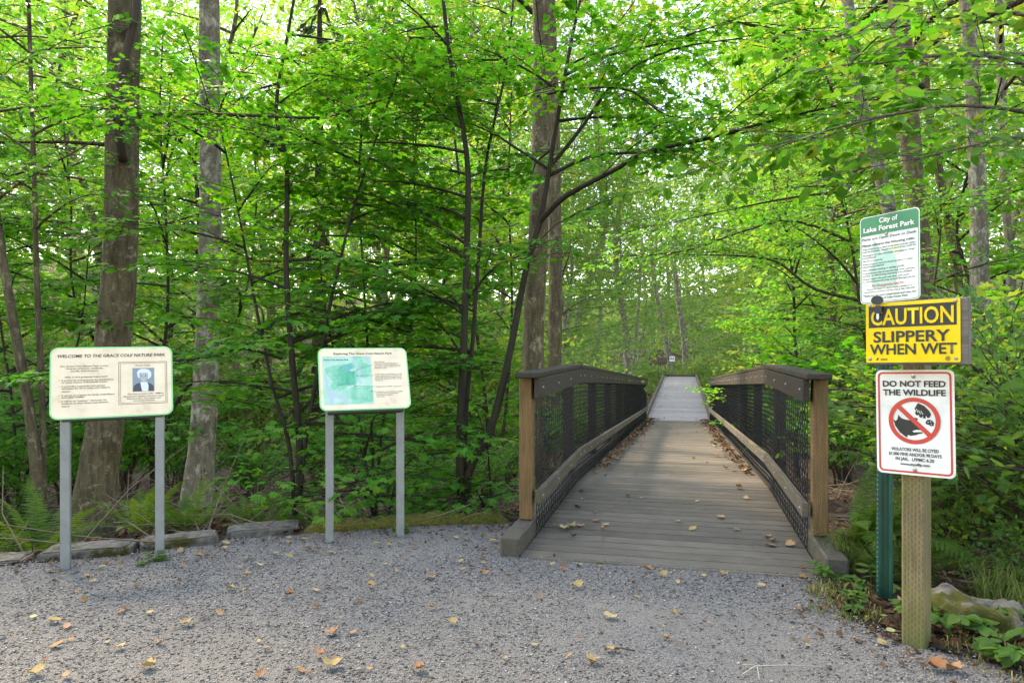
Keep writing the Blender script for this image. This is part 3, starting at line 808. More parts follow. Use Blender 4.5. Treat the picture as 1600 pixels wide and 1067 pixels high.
for z, s_, w_ in ((-.124, 'VIOLATORS WILL BE CITED', .185), (-.145, '$1,000 FINE AND/OR 90 DAYS', .205), (-.166, 'IN JAIL.  LFPMC 6.20', .150)): text(s_, .0, z, .0135, M['black'], dn, w=w_, bold=.022)
text('www.cityoflfp.com', .0, -.186, .0105, M['black'], dn, w=.115, bold=.03)
screw(0, .200, dn, .009); screw(0, -.205, dn, .009)

# ---- green channel post with the park rules sign
gp_root = tag(empty('rules_sign', (1.965, 3.60, 0)), 'tall park rules sign with green header on a green perforated steel post', 'sign')
tb = TB()
sec = [(-.040, .0), (-.024, .0), (-.018, .024), (.018, .024), (.024, .0), (.040, .0), (.040, -.004), (.021, -.004), (.015, .020), (-.015, .020), (-.021, -.004), (-.040, -.004)]
n = len(sec); H = 2.02
V = [(x, y, -.2) for x, y in sec] + [(x, y, H) for x, y in sec]
T = []
for i in range(n):
    j = (i + 1) % n; T += [(i, j, j + n), (i, j + n, i + n)]
tb.add(V, T)
gpo = obj('channel_post', tb.mesh('channel_post', M['green_post']), gp_root, (0, 0, 0), (0, 0, -R(42)))
hole = TB()
for q in range(62):
    for x in (-.033,):
        z = .04 + q * .0254
        a = [k_ * math.pi / 4 for k_ in range(8)]
        hole.add([(x, -.0046, z)] + [(x + .0036 * math.cos(t_), -.0046, z + .0036 * math.sin(t_)) for t_ in a], [(0, 1 + (k_ + 1) % 8, 1 + k_) for k_ in range(8)])
ho = obj('post_holes', hole.mesh('post_holes', M['bolt']), gp_root, (0, 0, 0), (0, 0, -R(42))); ho['kind'] = 'stuff'
cs = sign_frame('rules_panel', Vector((1.932, 3.499, 1.785)), 58, 1.5, -1.3)
mw = cs.matrix_world.copy(); cs.parent = gp_root; cs.matrix_parent_inverse = Matrix(); cs.matrix_basis = Matrix.Translation(-Vector(gp_root.location)) @ mw
w, h = .305, .457
plate('panel', rrect(w, h, .022), 0, .003, M['white_cool'], cs)
ring('panel_border', rrect(w - .008, h - .008, .019), rrect(w - .014, h - .014, .016), -.0012, M['sgreen'], cs)
hd = [p for p in rrect(w - .012, h - .012, .018) if p[1] > .12]
flat('header', [(-.1465, .128)] + [(.1465, .128)] + [p for p in rrect(w - .012, h - .012, .018)[:16]], -.0016, M['sgreen'], cs)
text('City of', 0, .186, .025, M['white'], cs, w=.095, bold=.022)
text('Lake Forest Park', 0, .146, .025, M['white'], cs, w=.262, bold=.022)
flat('tree_print', [(-.085, -.150), (.035, -.150), (.035, -.10), (.045, -.06), (.03, .0), (.02, .03), (-.01, .04), (-.04, .02), (-.06, .07), (-.075, .10), (-.085, .06), (-.07, .0), (-.1, -.05), (-.09, -.1)], -.0014, M['stint'], cs)
flat('tree_print', [(0, .05), (.03, .065), (.06, .05), (.055, .02), (.02, .0)], -.0013, M['stint2'], cs)
text('Parks are Open Dawn to Dusk', 0, .103, .0135, M['ink'], cs, w=.277, bold=.015)
text('Please observe the following rules:', -.138, .072, .012, M['ink'], cs, w=.268, align='L', bold=.025)
rl = [(.053, '\u2022Pets must be on a leash at all times and pet waste', .272), (.040, '  must be scooped, bagged, and placed into trash bin', .275), (.021, '\u2022Possession or use of alcoholic beverages or drugs', .268), (.008, '  is prohibited', .07), (-.009, '\u2022No fires or fireworks', .105),
      (-.026, '\u2022Destruction or removal of park property or plant', .258), (-.039, '  material is prohibited', .112), (-.057, '\u2022No overnight camping or feeding wildlife', .216), (-.074, '\u2022Unauthorized sale of merchandise, food, services,', .268), (-.087, '  vending, or distributing literature is prohibited', .252),
      (-.104, '\u2022Please respect the park and other park users', .24), (-.118, 'For more information on Park Rules see the LFP Municipal Code Title', .27)]
for z, s_, w_ in rl: text(s_, -.138, z, .0088, M['ink'], cs, w=w_, align='L', bold=.012)
text('For Emergencies Dial 911', -.005, -.143, .0115, M['redtext'], cs, w=.165, bold=.025)
text('Questions? Need to report unsafe conditions or', .0, -.159, .0085, M['ink'], cs, w=.235, bold=.012)
text('maintenance concerns? Call the City at 206-368-5440.', .0, -.173, .0085, M['ink'], cs, w=.262, bold=.012)
text('Thank you for your cooperation and have fun!', .0, -.193, .0105, M['ink'], cs, w=.272, bold=.02)
text('City of Lake Forest Park', .02, -.209, .0105, M['ink'], cs, w=.15, bold=.02)
screw(-.012, .124, cs, .009)

# ---- lost keys hung over the caution sign
kr = Matrix.Translation(Vector((1.658, 2.836, 1.374))) @ Matrix.Rotation(-R(48.7), 4, 'Z')
keys = tag(bpy.data.objects.new('lost_keys', None), 'bunch of lost keys with black fob hung over the yellow sign', 'keys'); COL.objects.link(keys)
keys.matrix_world = kr @ Matrix.Translation((-.125, -.013, .128))
tb = TB()
tb.tube([(.016 * math.cos(a), .002 * math.sin(2 * a), .016 * math.sin(a) - .004) for a in np.linspace(0, 6.28, 20)], .0013, 6)
obj('key_ring', tb.mesh('key_ring', M['brass'], True), keys)
def disc3(name, outline, y0, y1, mat, par): return plate(name, outline, y0, y1, mat, par)
disc3('fob', [(.0 + .024 * math.cos(a) * (1.0), .010 + .019 * math.sin(a)) for a in np.linspace(0, 6.28, 22)[:-1]], -.012, -.002, M['keyblack'], keys)
disc3('key_head', rrect(.030, .034, .010, 5, .003, -.030), -.010, -.004, M['keyblack'], keys)
disc3('key_blade', [(-.003, -.047), (.007, -.047), (.007, -.068), (.002, -.075), (-.003, -.068)], -.008, -.006, M['brass'], keys)

# ---- far info lectern and trail marker at the end of the boardwalk
fl = tag(empty('trail_lectern', P(1034, 587, 40.5) - Vector((0, 0, .2))), 'small slanted brown information panel at the far boardwalk end', 'sign')
for x in (-.2, .2): obj('post', bevel_box('post', (.06, .06, 1.0), M['rail_low'], .005), fl, (x, 0, .55))
obj('panel', bevel_box('panel', (.62, .05, .5), M['rail'], .008), fl, (0, -.05, 1.1), (R(-50), 0, R(-18)))
tm = tag(empty('trail_marker', P(1050, 586, 40.8) - Vector((0, 0, .25))), 'thin post with white and blue square marker at the boardwalk end', 'sign')
obj('post', bevel_box('post', (.08, .06, 1.1), M['board_old'], .005), tm, (0, 0, .6))
obj('panel', bevel_box('panel', (.30, .02, .30), M['white'], .004), tm, (0, -.045, 1.22))
for dx, dz, sx, sz in ((-.07, .03, .07, .16), (.07, .03, .07, .16), (0, -.03, .07, .05)):
    flat('emblem', [(dx - sx / 2, dz - sz / 2 + 1.22), (dx + sx / 2, dz - sz / 2 + 1.22), (dx + sx / 2, dz + sz / 2 + 1.22), (dx - sx / 2, dz + sz / 2 + 1.22)], -.058, M['blue'], tm)

# ------------------------------------------------------------------ leaf shapes
def leaf_tpl(lobes, sin_r, cz=.34, base=.30, fold=.10, droop=.16):
    pts = []
    n = len(lobes)
    for i, (a, r) in enumerate(lobes):
        pts.append((r * math.sin(R(a)), cz + r * math.cos(R(a))))
        if i < n - 1:
            am = (a + lobes[i + 1][0]) / 2; pts.append((sin_r[i] * math.sin(R(am)), cz + sin_r[i] * math.cos(R(am))))
    pts.append((0, cz - base))
    V = [(0, cz, .0)] + [(x, y, 0) for x, y in pts]
    V = np.array(V); V[:, 2] = fold * np.abs(V[:, 0]) - droop * np.hypot(V[:, 0], V[:, 1] - cz) ** 2 * 1.4
    m = len(pts); T = [(0, 1 + (i + 1) % m, 1 + i) for i in range(m)]
    return V, np.array(T)
L7 = [(-132, .36), (-88, .56), (-44, .66), (0, .70), (44, .66), (88, .56), (132, .36)]
MAPLE7 = leaf_tpl(L7, [.30, .36, .40, .40, .36, .30])
L5 = [(-110, .50), (-52, .64), (0, .70), (52, .64), (110, .50)]
MAPLE5 = leaf_tpl(L5, [.32, .36, .36, .32])
_o = [(0, 0), (.22, .22), (.30, .48), (.2, .78), (0, 1.0), (-.2, .78), (-.30, .48), (-.22, .22)]
OV = np.array([(0, .48, -.05)] + [(x, y, .12 * abs(x) - .18 * (y - .4) ** 2) for x, y in _o]); OVT = np.array([(0, 1 + (i + 1) % 8, 1 + i) for i in range(8)])
OVATE = (OV, OVT)
_q = [(0, 0), (.30, .45), (0, 1.0), (-.30, .45)]
QUAD = (np.array([(x, y, .15 * abs(x) - .1 * y * y) for x, y in _q]), np.array([(0, 1, 2), (0, 2, 3)]))

class Leaves:
    def __init__(s): s.pos = []; s.fwd = []; s.up = []; s.size = []; s.tint = []
    def add(s, pos, fwd, up, size, tint):
        s.pos.append(pos); s.fwd.append(fwd); s.up.append(up); s.size.append(size); s.tint.append(tint)
    def count(s): return sum(len(p) for p in s.pos)
    def mesh(s, name, tpl, mat):
        pos = np.concatenate(s.pos); f = np.concatenate(s.fwd); u = np.concatenate(s.up); sz = np.concatenate(s.size); ti = np.concatenate(s.tint)
        f = f / (np.linalg.norm(f, axis=1)[:, None] + 1e-9)
        x = np.cross(f, u); x /= np.linalg.norm(x, axis=1)[:, None] + 1e-9
        z = np.cross(x, f)
        V0, T0 = tpl; k = len(V0)
        rv = np.random.default_rng(len(pos)); cu = (rv.uniform(.2, 2.6, len(pos)) * rv.choice([1, 1, 1, -.6], len(pos)))[:, None, None]; wx = rv.uniform(.72, 1.12, len(pos))[:, None, None]
        V = pos[:, None] + sz[:, None, None] * (V0[None, :, 0:1] * wx * x[:, None] + V0[None, :, 1:2] * f[:, None] + V0[None, :, 2:3] * cu * z[:, None])
        T = T0[None] + (np.arange(len(pos)) * k)[:, None, None]
        return trimesh(name, V.reshape(-1, 3), T.reshape(-1, 3), mat, np.repeat(ti, k), False)

def make_spray(rng, L=.9, node=.12, step=.085, ang=48, flat_=.28, size=.085, droop=.12, vert=.05):
    pos = []; fwd = []; up = []; sz = []; tw = []
    def leaf(p, d, a):
        c, s = math.cos(a), math.sin(a)
        f = np.array([d[0] * c - d[1] * s, d[0] * s + d[1] * c, d[2] - .22 + rng.normal(0, .12)])
        pp = p + f * size * rng.uniform(.15, .5)
        pos.append(pp); fwd.append(f); u = np.array([rng.normal(0, flat_), rng.normal(0, flat_), 1.0]); up.append(u); sz.append(size * rng.uniform(.45, 1.35))
    main = []
    nn = max(3, int(L / node)); y = 0.0
    for i in range(nn + 1):
        t = L * i / nn; y += rng.normal(0, .012); main.append(np.array([t, y, -droop * (t / L) ** 2 * L + .05 * t]))
    tw.append((main, .0028 + .0018 * L))
    for i in range(1, nn + 1):
        t = i / nn
        d = main[i] - main[i - 1]; d = d / np.linalg.norm(d)
        for sd in (-1, 1):
            if i == nn: leaf(main[i], d, sd * .5); continue
            l = (.46 * L * (1 - t) ** .8 + .05) * rng.uniform(.6, 1.2)
            a = R(ang) * rng.uniform(.75, 1.25) * sd; c, s = math.cos(a), math.sin(a)
            dd = np.array([d[0] * c - d[1] * s, d[0] * s + d[1] * c, rng.normal(.0, vert) * 2])
            m = max(1, int(l / step)); p = main[i].copy(); ch = [p.copy()]
            for j in range(m):
                p = p + dd * (l / m); dd[2] -= .03; ch.append(p.copy())
                for q in (-1, 1):
                    if rng.random() < .9: leaf(p, dd, q * rng.uniform(.5, 1.1))
            leaf(p, dd, 0)
            tw.append((ch, .0018))
        if rng.random() < .6: leaf(main[i], d, rng.choice([-1, 1]) * 1.2)
    leaf(main[-1], d, 0)
    return dict(pos=np.array(pos), fwd=np.array(fwd), up=np.array(up), size=np.array(sz), tw=tw, L=L)

SPR = {}
def spray_set(key, n, seed, **kw):
    r = np.random.default_rng(seed); SPR[key] = [make_spray(r, **{k: (v(r) if callable(v) else v) for k, v in kw.items()}) for _ in range(n)]
spray_set('maple', 8, 1, L=lambda r: r.uniform(.5, .95), size=.070, node=.115, step=.085)
spray_set('maple_s', 5, 2, L=lambda r: r.uniform(.35, .6), size=.068, node=.11, step=.09)
spray_set('ovate', 6, 3, L=lambda r: r.uniform(.5, .9), size=.066, node=.10, step=.075, flat_=.5, vert=.12, droop=.2)
spray_set('ovate_big', 4, 6, L=lambda r: r.uniform(.5, .75), size=.092, node=.13, step=.10, flat_=.4, vert=.10, droop=.15)
spray_set('shrub', 6, 4, L=lambda r: r.uniform(.35, .65), size=.062, node=.10, step=.08, flat_=.45, vert=.16, droop=.3)
spray_set('far', 5, 5, L=lambda r: r.uniform(1.0, 1.6), size=.125, node=.18, step=.135, flat_=.6, vert=.2, droop=.25)

def put_spray(lv, tb, rng, sp, p, f, up=None, scale=1.0, tint=(.2, .7), twigs=True, roll=.18):
    f = np.array(f, float); f /= np.linalg.norm(f)
    u = np.array([rng.normal(0, roll), rng.normal(0, roll), 1.0]) if up is None else np.array(up, float)
    y = np.cross(u, f); y /= np.linalg.norm(y) + 1e-9; z = np.cross(f, y)
    B = np.stack([f, y, z])            # local rows -> world
    t0 = rng.uniform(*tint)
    lv.add(np.asarray(p) + (sp['pos'] * scale) @ B, sp['fwd'] @ B, sp['up'] @ B, sp['size'] * scale, np.clip(t0 + rng.normal(0, .17, len(sp['pos'])) + (rng.random(len(sp['pos'])) < .012) * .5, 0, 1))
    if twigs and tb is not None:
        for i, (ch, r) in enumerate(sp['tw']):
            pts = np.asarray(p) + (np.array(ch) * scale) @ B
            if i == 0: tb.tube(pts[::2] if len(pts) > 4 else pts, r * scale, 3, cap=False)
            else: tb.tube(pts[[0, -1]], r, 3, cap=False)

def leafy_branch(lv, tb, rng, pts, r0, key, tint, scale=1.0, gap=.28, start=.25, ang=55, twigs=True, nseg=5, rise=.1):
    """woody branch along pts with flat sprays on alternating sides"""
    pts = np.array([tuple(p) for p in pts], float)
    d = np.linalg.norm(np.diff(pts, axis=0), axis=1); cl = np.r_[0, np.cumsum(d)]; L = cl[-1]
    rad = r0 * (1 - .8 * cl / L) + .002
    tb.tube(pts, rad, nseg, cap=False)
    s = start * L; sd = rng.choice([-1, 1])
    while s < L:
        q = np.array([np.interp(s, cl, pts[:, i]) for i in range(3)]); q2 = np.array([np.interp(min(L, s + .05), cl, pts[:, i]) for i in range(3)]); q1 = np.array([np.interp(max(0, s - .05), cl, pts[:, i]) for i in range(3)])
        f = q2 - q1; f /= np.linalg.norm(f) + 1e-9
        a = sd * R(ang) * rng.uniform(.6, 1.3); c, si = math.cos(a), math.sin(a)
        g = np.array([f[0] * c - f[1] * si, f[0] * si + f[1] * c, f[2] * .35 + rng.normal(rise, .1)])
        put_spray(lv, tb, rng, SPR[key][rng.integers(len(SPR[key]))], q, g, scale=scale * rng.uniform(.75, 1.15), tint=tint, twigs=twigs)
        sd = -sd; s += gap * rng.uniform(.7, 1.3)
    f = pts[-1] - pts[-2]; f = f / np.linalg.norm(f); f[2] *= .5
    put_spray(lv, tb, rng, SPR[key][rng.integers(len(SPR[key]))], pts[-1], f, scale=scale, tint=tint, twigs=twigs)

def smooth_line(pts, n):
    """Catmull-Rom resampling"""
    p = np.array([tuple(q) for q in pts], float)
    p = np.r_[[2 * p[0] - p[1]], p, [2 * p[-1] - p[-2]]]
    out = []
    m = len(p) - 3
    for t in np.linspace(0, m - 1e-6, n):
        i = int(t); u = t - i
        a, b, c, d = p[i:i + 4]
        out.append(.5 * ((2 * b) + (-a + c) * u + (2 * a - 5 * b + 4 * c - d) * u * u + (-a + 3 * b - 3 * c + d) * u ** 3))
    return np.array(out)

def auto_branches(lv, tb, rng, stem, zr, n, Lr, key, tint, r0=.012, scale=1.0, az=None, elev=(15, 50), gap=.28, twigs=True, start=.2, droop=.35, ymin=None):
    stem = np.asarray(stem); zs = stem[:, 2]
    a = rng.uniform(0, 6.28)
    for i in range(n):
        z = zr[0] + (zr[1] - zr[0]) * (i + rng.uniform(.2, .8)) / n
        j = np.argmin(np.abs(zs - z)); p = stem[j]
        a += 2.4 + rng.normal(0, .35)
        aa = a if az is None else rng.uniform(*az)
        e = R(rng.uniform(*elev)); L = rng.uniform(*Lr) * (1.1 - .55 * i / n)
        d = np.array([math.cos(aa) * math.cos(e), math.sin(aa) * math.cos(e), math.sin(e)])
        if ymin is not None and p[1] + d[1] * L < ymin: d[1] = abs(d[1])      # keep clear of the path
        pts = [p]; m = 6
        for q in range(m):
            d = d + np.array([rng.normal(0, .07), rng.normal(0, .07), -droop / m * math.sin(e) - .03]); d /= np.linalg.norm(d)
            pts.append(pts[-1] + d * L / m)
        leafy_branch(lv, tb, rng, pts, r0 * L ** .6, key, tint, scale, gap, start, twigs=twigs)

def trunk_mesh(name, line, rad, mat, n=14, rough=.04, seed=0):
    rng = np.random.default_rng(seed); tb = TB()
    m = max(8, len(line))
    r = np.asarray(rad, float) * (1 + rng.normal(0, rough * .4, len(rad)))
    tb.tube(line, r, n)
    V = np.concatenate(tb.V)
    ph = rng.uniform(0, 6, 4)
    a = np.arange(len(V)) % n
    cen = np.repeat(np.asarray(line), n, 0)
    cen = np.r_[cen, np.asarray(line)[[0]], np.asarray(line)[[-1]]]
    f = 1 + rough * (np.sin(a / n * 6.28 * 2 + V[:, 2] * 1.1 + ph[0]) + .6 * np.sin(a / n * 6.28 * 3 - V[:, 2] * 2.3 + ph[1]))
    zb = V[:, 2].min(); fl = np.clip(1 - (V[:, 2] - zb) / (rad[0] * 5), 0, 1) ** 2 * (1 if rad[0] > .08 else 0)
    f = f * (1 + fl * (.10 + .22 * np.sin(a / n * 6.28 * 4 + ph[2])))
    V = cen + (V - cen) * f[:, None]
    return trimesh(name, V, np.concatenate(tb.T), mat, None, True)

def tree(name, label, cat, base, group=None):
    return tag(empty(name, base), label, cat, group)
def rel(root, pts): return [np.array(tuple(p)) - np.array(tuple(root.location)) for p in pts]
def finish(root, lv, tb, tpl, leafmat, woodmat, limbs='limbs', crown='crown'):
    if tb.n: obj(limbs, tb.mesh(limbs, woodmat, True), root)
    if lv.count():
        o = obj(crown, lv.mesh(crown, tpl, leafmat), root); o['kind'] = 'stuff'

# ------------------------------------------------------------------ the trees that can be told apart
def big_trunk(name, label, pxs, Ybase, ws, mat, top, seed, limb_specs=(), crown=None, zcut=None):
    """pxs: [(px, py)] up the trunk at distance Ybase; ws: widths in photo pixels"""
    base = P(*pxs[0], Ybase); root = tree(name, label, 'tree', (base.x, base.y, base.z))
    pts = [P(x, y, Ybase) for x, y in pxs]
    rad = [w / FPX * Ybase / 2 for w in ws]
    d = (pts[-1] - pts[-2]).normalized()
    while pts[-1].z < top:
        d = (d + Vector((random.Random(seed + len(pts)).uniform(-.03, .03), 0, .03))).normalized()
        pts.append(pts[-1] + d * 1.2); rad.append(max(.03, rad[-1] * (1 - 1.0 / max(2, (top - pts[-1].z) / 1.2 + 3))))
    pts = [pts[0] - Vector((0, 0, .35))] + pts; rad = [rad[0] * 1.25] + rad
    L = np.array([tuple(p - base) for p in pts]); t = np.arange(len(L))
    n = 60; line = smooth_line(L, n); rr = np.interp(np.linspace(0, len(L) - 1, n), t, rad)
    obj('trunk', trunk_mesh('trunk', line, rr, mat, 16, .035, seed), root)
    lv, tb = Leaves(), TB(); rng_ = np.random.default_rng(seed)
    for spec in limb_specs:
        leafy_branch(lv, tb, rng_, rel(root, smooth_line(spec['pts'], 12)), spec['r'], spec.get('key', 'maple'), spec.get('tint', (.3, .7)), spec.get('scale', 1), spec.get('gap', .35), spec.get('start', .4))
    if crown:
        auto_branches(lv, tb, rng_, line, (crown['z0'] - base.z, crown['z1'] - base.z), crown['n'], crown['L'], crown['key'], crown['tint'], .03, crown.get('scale', 1.3), None, (5, 45), crown.get('gap', .5), twigs=False)
    finish(root, lv, tb, OVATE if (crown and crown.get('ov')) else MAPLE5, M[crown['mat']] if crown else M['maple'], M['bark_dark'])
    return root, line

alderA, lineA = big_trunk('alder_tree', 'thick leaning alder trunk behind the welcome board', [(143, 838), (154, 730), (166, 655), (180, 494), (187, 400), (193, 112), (195, 0)], 6.6, [72, 55, 50, 48, 48, 48, 47], M['alder'], 15, 21,
    limb_specs=[], crown=dict(z0=6.5, z1=14.5, n=17, L=(1.5, 3.4), key='ovate', tint=(.4, .9), mat='ovate', ov=True, scale=1.6, gap=.42))
rootA = alderA
# bare stem hugging the big trunk and the long horizontal limb
tb = TB(); lv = Leaves(); r_ = np.random.default_rng(8)
tb.tube(rel(rootA, smooth_line([P(192, 252, 6.42), P(186, 215, 6.30), P(184, 170, 6.28), P(190, 120, 6.26), P(200, 70, 6.26), P(212, 20, 6.27), P(214, -60, 6.3)], 18)), np.linspace(.046, .030, 18), 7)
obj('limb', tb.mesh('limb', M['twig'], True), rootA)
tb = TB()
leafy_branch(lv, tb, r_, rel(rootA, smooth_line([P(216, 183, 6.5), P(300, 178, 6.3), P(400, 181, 6.1), P(500, 184, 6.0), P(570, 165, 5.9), P(650, 140, 5.8)], 16)), .022, 'maple', (.4, .8), .9, .8, .72)
leafy_branch(lv, tb, r_, rel(rootA, smooth_line([P(166, 226, 6.6), P(100, 222, 6.8), P(0, 222, 7.0), P(-80, 215, 7.2)], 10)), .020, 'maple', (.4, .8), .9, .6, .35)
obj('limb', tb.mesh('limb', M['bark_dark'], True), rootA); o = obj('foliage', lv.mesh('foliage', MAPLE5, M['maple']), rootA); o['kind'] = 'stuff'

alderB, lineB = big_trunk('alder_tree', 'slimmer pale grey alder standing straight between the two boards', [(306, 800), (313, 720), (319, 640), (325, 500), (328, 380), (328, 200), (327, 0)], 7.8, [48, 39, 36, 34, 33, 32, 29], M['alder_grey'], 14, 22,
    crown=dict(z0=7.2, z1=13.5, n=12, L=(1.2, 2.6), key='ovate', tint=(.4, .9), mat='ovate', ov=True, scale=1.6, gap=.45))
alderC, lineC = big_trunk('alder_tree', 'dark upright tree just left of the bridge railing', [(828, 760), (831, 640), (834, 520), (840, 380), (846, 220), (848, 100), (847, 0)], 8.0, [40, 35, 32, 31, 31, 31, 31], M['alder'], 14, 23,
    crown=dict(z0=6.5, z1=13.5, n=14, L=(1.2, 3.0), key='ovate', tint=(.5, 1.0), mat='ovate', ov=True, scale=1.6, gap=.42))
alderD, lineD = big_trunk('alder_tree', 'thinner tree seen close behind the dark tree by the railing', [(862, 700), (866, 560), (868, 420), (866, 300), (862, 120), (858, 0)], 11.5, [26, 23, 22, 21, 20, 19], M['alder'], 15, 24,
    crown=dict(z0=6.5, z1=14.5, n=11, L=(1.2, 2.8), key='ovate', tint=(.6, 1.0), mat='far', ov=True, scale=1.8, gap=.5))
# trees behind the rules sign
for i, (lab, pxs, Yb, ws, mt) in enumerate([
    ('thick brown trunk rising directly behind the rules sign', [(1462, 640), (1450, 520), (1440, 400), (1428, 280), (1416, 140), (1404, 0)], 10.5, [32, 32, 31, 30, 29, 28], 'alder'),
    ('leaning mossy trunk left of the thick one behind the rules sign', [(1422, 640), (1412, 480), (1396, 360), (1372, 260), (1345, 160), (1325, 0)], 12, [22, 22, 21, 20, 18, 16], 'alder_grey'),
    ('pale lichen-covered trunk at the right edge above the caution sign', [(1536, 640), (1532, 480), (1529, 340), (1525, 220), (1518, 100), (1511, 0)], 11, [26, 26, 25, 24, 22, 21], 'alder_grey'),
    ('slender leaning trunk between the brown and the pale trunk', [(1530, 640), (1505, 480), (1488, 380), (1470, 280), (1452, 180), (1440, 60)], 13.5, [15, 15, 14, 13, 12, 11], 'alder'),
    ('thin grey trunk at the far right edge of the wood', [(1590, 640), (1580, 440), (1572, 300), (1566, 150), (1560, 0)], 14, [14, 13, 13, 12, 12], 'alder_grey')]):
    big_trunk('alder_tree', lab, pxs, Yb, ws, M[mt], 15 + i, 31 + i, crown=dict(z0=6.2, z1=15, n=11, L=(1.4, 3.2), key='ovate', tint=(.5, 1.0), mat='far', ov=True, scale=1.7, gap=.5))

# ---- multi-stemmed vine maples
def maple(label, base_px, Yb, stems, seed, branches=(), tint=(.25, .7), tpl=MAPLE7, name='vine_maple', key='maple', mat='maple', wood='stem', gap=.27, cat='tree'):
    b = P(*base_px, Yb); b.z = max(b.z, ghs(b.x, b.y) - .02)
    b = Vector((b.x, b.y, ghs(b.x, b.y)))
    root = tree(name, label, cat, b)
    lv, tb = Leaves(), TB(); rg = np.random.default_rng(seed)
    for st in stems:
        L = smooth_line(rel(root, [b - Vector((0, 0, .1))] + st['pts']), 26)
        rr = np.linspace(st['r'], st['r'] * st.get('taper', .35), 26)
        if st.get('trunk', True):
            obj('trunk', trunk_mesh('trunk', L, rr, M[wood], 9, .03, seed), root)
        else: tb.tube(L, rr, 6)
        if st.get('n', 0):
            auto_branches(lv, tb, rg, L, (st['z'][0] - b.z, st['z'][1] - b.z), st['n'], st['L'], key, tint, .013, st.get('scale', 1.0), st.get('az'), st.get('elev', (5, 40)), gap, ymin=(5.2 if cat == 'shrub' else 5.55) - b.y if name.startswith('vine') else None)
    for br in branches:
        leafy_branch(lv, tb, rg, rel(root, smooth_line(br['pts'], br.get('m', 14))), br['r'], br.get('key', key), br.get('tint', tint), br.get('scale', 1.0), br.get('gap', gap), br.get('start', .25))
    finish(root, lv, tb, tpl, M[mat], M[wood])
    return root

maple('vine maple clump with dark stems growing beside the bridge railing', (723, 800), 5.9, [
    dict(pts=[P(719, 700, 5.9), P(724, 555, 5.95), P(729, 400, 6.0), P(730, 250, 6.0), P(706, 110, 6.0), P(690, -20, 6.0)], r=.043, n=16, z=(1.0, 4.6), L=(.7, 1.5), az=(1.7, 5.0)),
    dict(pts=[P(733, 735, 5.9), P(768, 668, 5.9), P(799, 540, 6.0), P(822, 420, 6.0), P(846, 335, 6.0), P(862, 240, 6.1), P(884, 110, 6.2), P(906, 0, 6.3)], r=.042, n=7, z=(2.9, 4.6), L=(.7, 1.5)),
    dict(pts=[P(728, 640, 6.0), P(738, 540, 6.2), P(748, 400, 6.4), P(760, 250, 6.6), P(792, 100, 6.8), P(805, -40, 7)], r=.026, n=11, z=(.9, 5), L=(.6, 1.2), az=(1.5, 4.9))],
    41, branches=[
        dict(pts=[P(842, 348, 6.0), P(882, 308, 5.8), P(960, 266, 5.5), P(1010, 238, 5.3), P(1110, 216, 5.1), P(1210, 188, 4.9), P(1330, 160, 4.7)], r=.026, start=.30, gap=.22, m=18, tint=(.3, .75)),
        dict(pts=[P(856, 276, 6.1), P(930, 244, 5.9), P(1060, 236, 5.8), P(1180, 226, 5.7), P(1290, 214, 5.6)], r=.016, start=.25, gap=.25, m=14),
        dict(pts=[P(862, 258, 6.1), P(905, 205, 6.0), P(950, 140, 6.0), P(990, 105, 5.9), P(1060, 75, 5.8), P(1160, 60, 5.6)], r=.018, start=.2, gap=.24, m=14),
        dict(pts=[P(880, 120, 6.2), P(940, 90, 6.0), P(1040, 66, 5.6), P(1150, 30, 5.2)], r=.014, start=.2, gap=.25),
        dict(pts=[P(728, 470, 6.0), P(770, 420, 5.8), P(820, 395, 5.6), P(870, 350, 5.5)], r=.012, start=.3),
        dict(pts=[P(840, 150, 6.2), P(900, 140, 5.8), P(980, 140, 5.6), P(1040, 180, 5.5), P(1100, 185, 5.3)], r=.014, start=.15, gap=.26)])
maple('vine maple with several thin dark stems left of the map board', (463, 808), 5.75, [
    dict(pts=[P(468, 700, 5.8), P(457, 570, 5.9), P(447, 420, 6.0), P(448, 260, 6.1), P(431, 170, 6.1), P(452, 40, 6.2), P(470, -60, 6.2)], r=.032, n=16, z=(.6, 5), L=(.6, 1.4)),
    dict(pts=[P(452, 700, 5.8), P(425, 600, 5.9), P(398, 470, 6.1), P(372, 330, 6.3), P(340, 180, 6.6)], r=.020, n=12, z=(.5, 4.3), L=(.6, 1.3)),
    dict(pts=[P(476, 700, 5.8), P(500, 560, 5.9), P(528, 420, 6.0), P(560, 300, 6.1), P(600, 180, 6.1), P(640, 60, 6.2)], r=.020, n=12, z=(.6, 4.4), L=(.6, 1.4))],
    42, branches=[dict(pts=[P(440, 560, 5.9), P(380, 545, 5.6), P(320, 560, 5.3), P(250, 565, 5.1), P(150, 575, 4.9)], r=.012, start=.2, gap=.2, tint=(.15, .5))])
maple('vine maple sapling with fine stems behind the map board', (585, 760), 6.8, [
    dict(pts=[P(580, 640, 6.8), P(573, 520, 6.8), P(566, 400, 6.9), P(560, 280, 7.0), P(570, 120, 7.0)], r=.016, n=12, z=(.3, 4.6), L=(.6, 1.3)),
    dict(pts=[P(600, 650, 6.8), P(640, 520, 6.8), P(650, 400, 6.9), P(648, 250, 7.0), P(660, 90, 7.1)], r=.018, n=12, z=(.3, 4.9), L=(.6, 1.4)),
    dict(pts=[P(560, 650, 6.8), P(520, 540, 7), P(500, 400, 7.2), P(510, 240, 7.3)], r=.014, n=10, z=(.2, 3.8), L=(.5, 1.2))], 43, tint=(.3, .8))
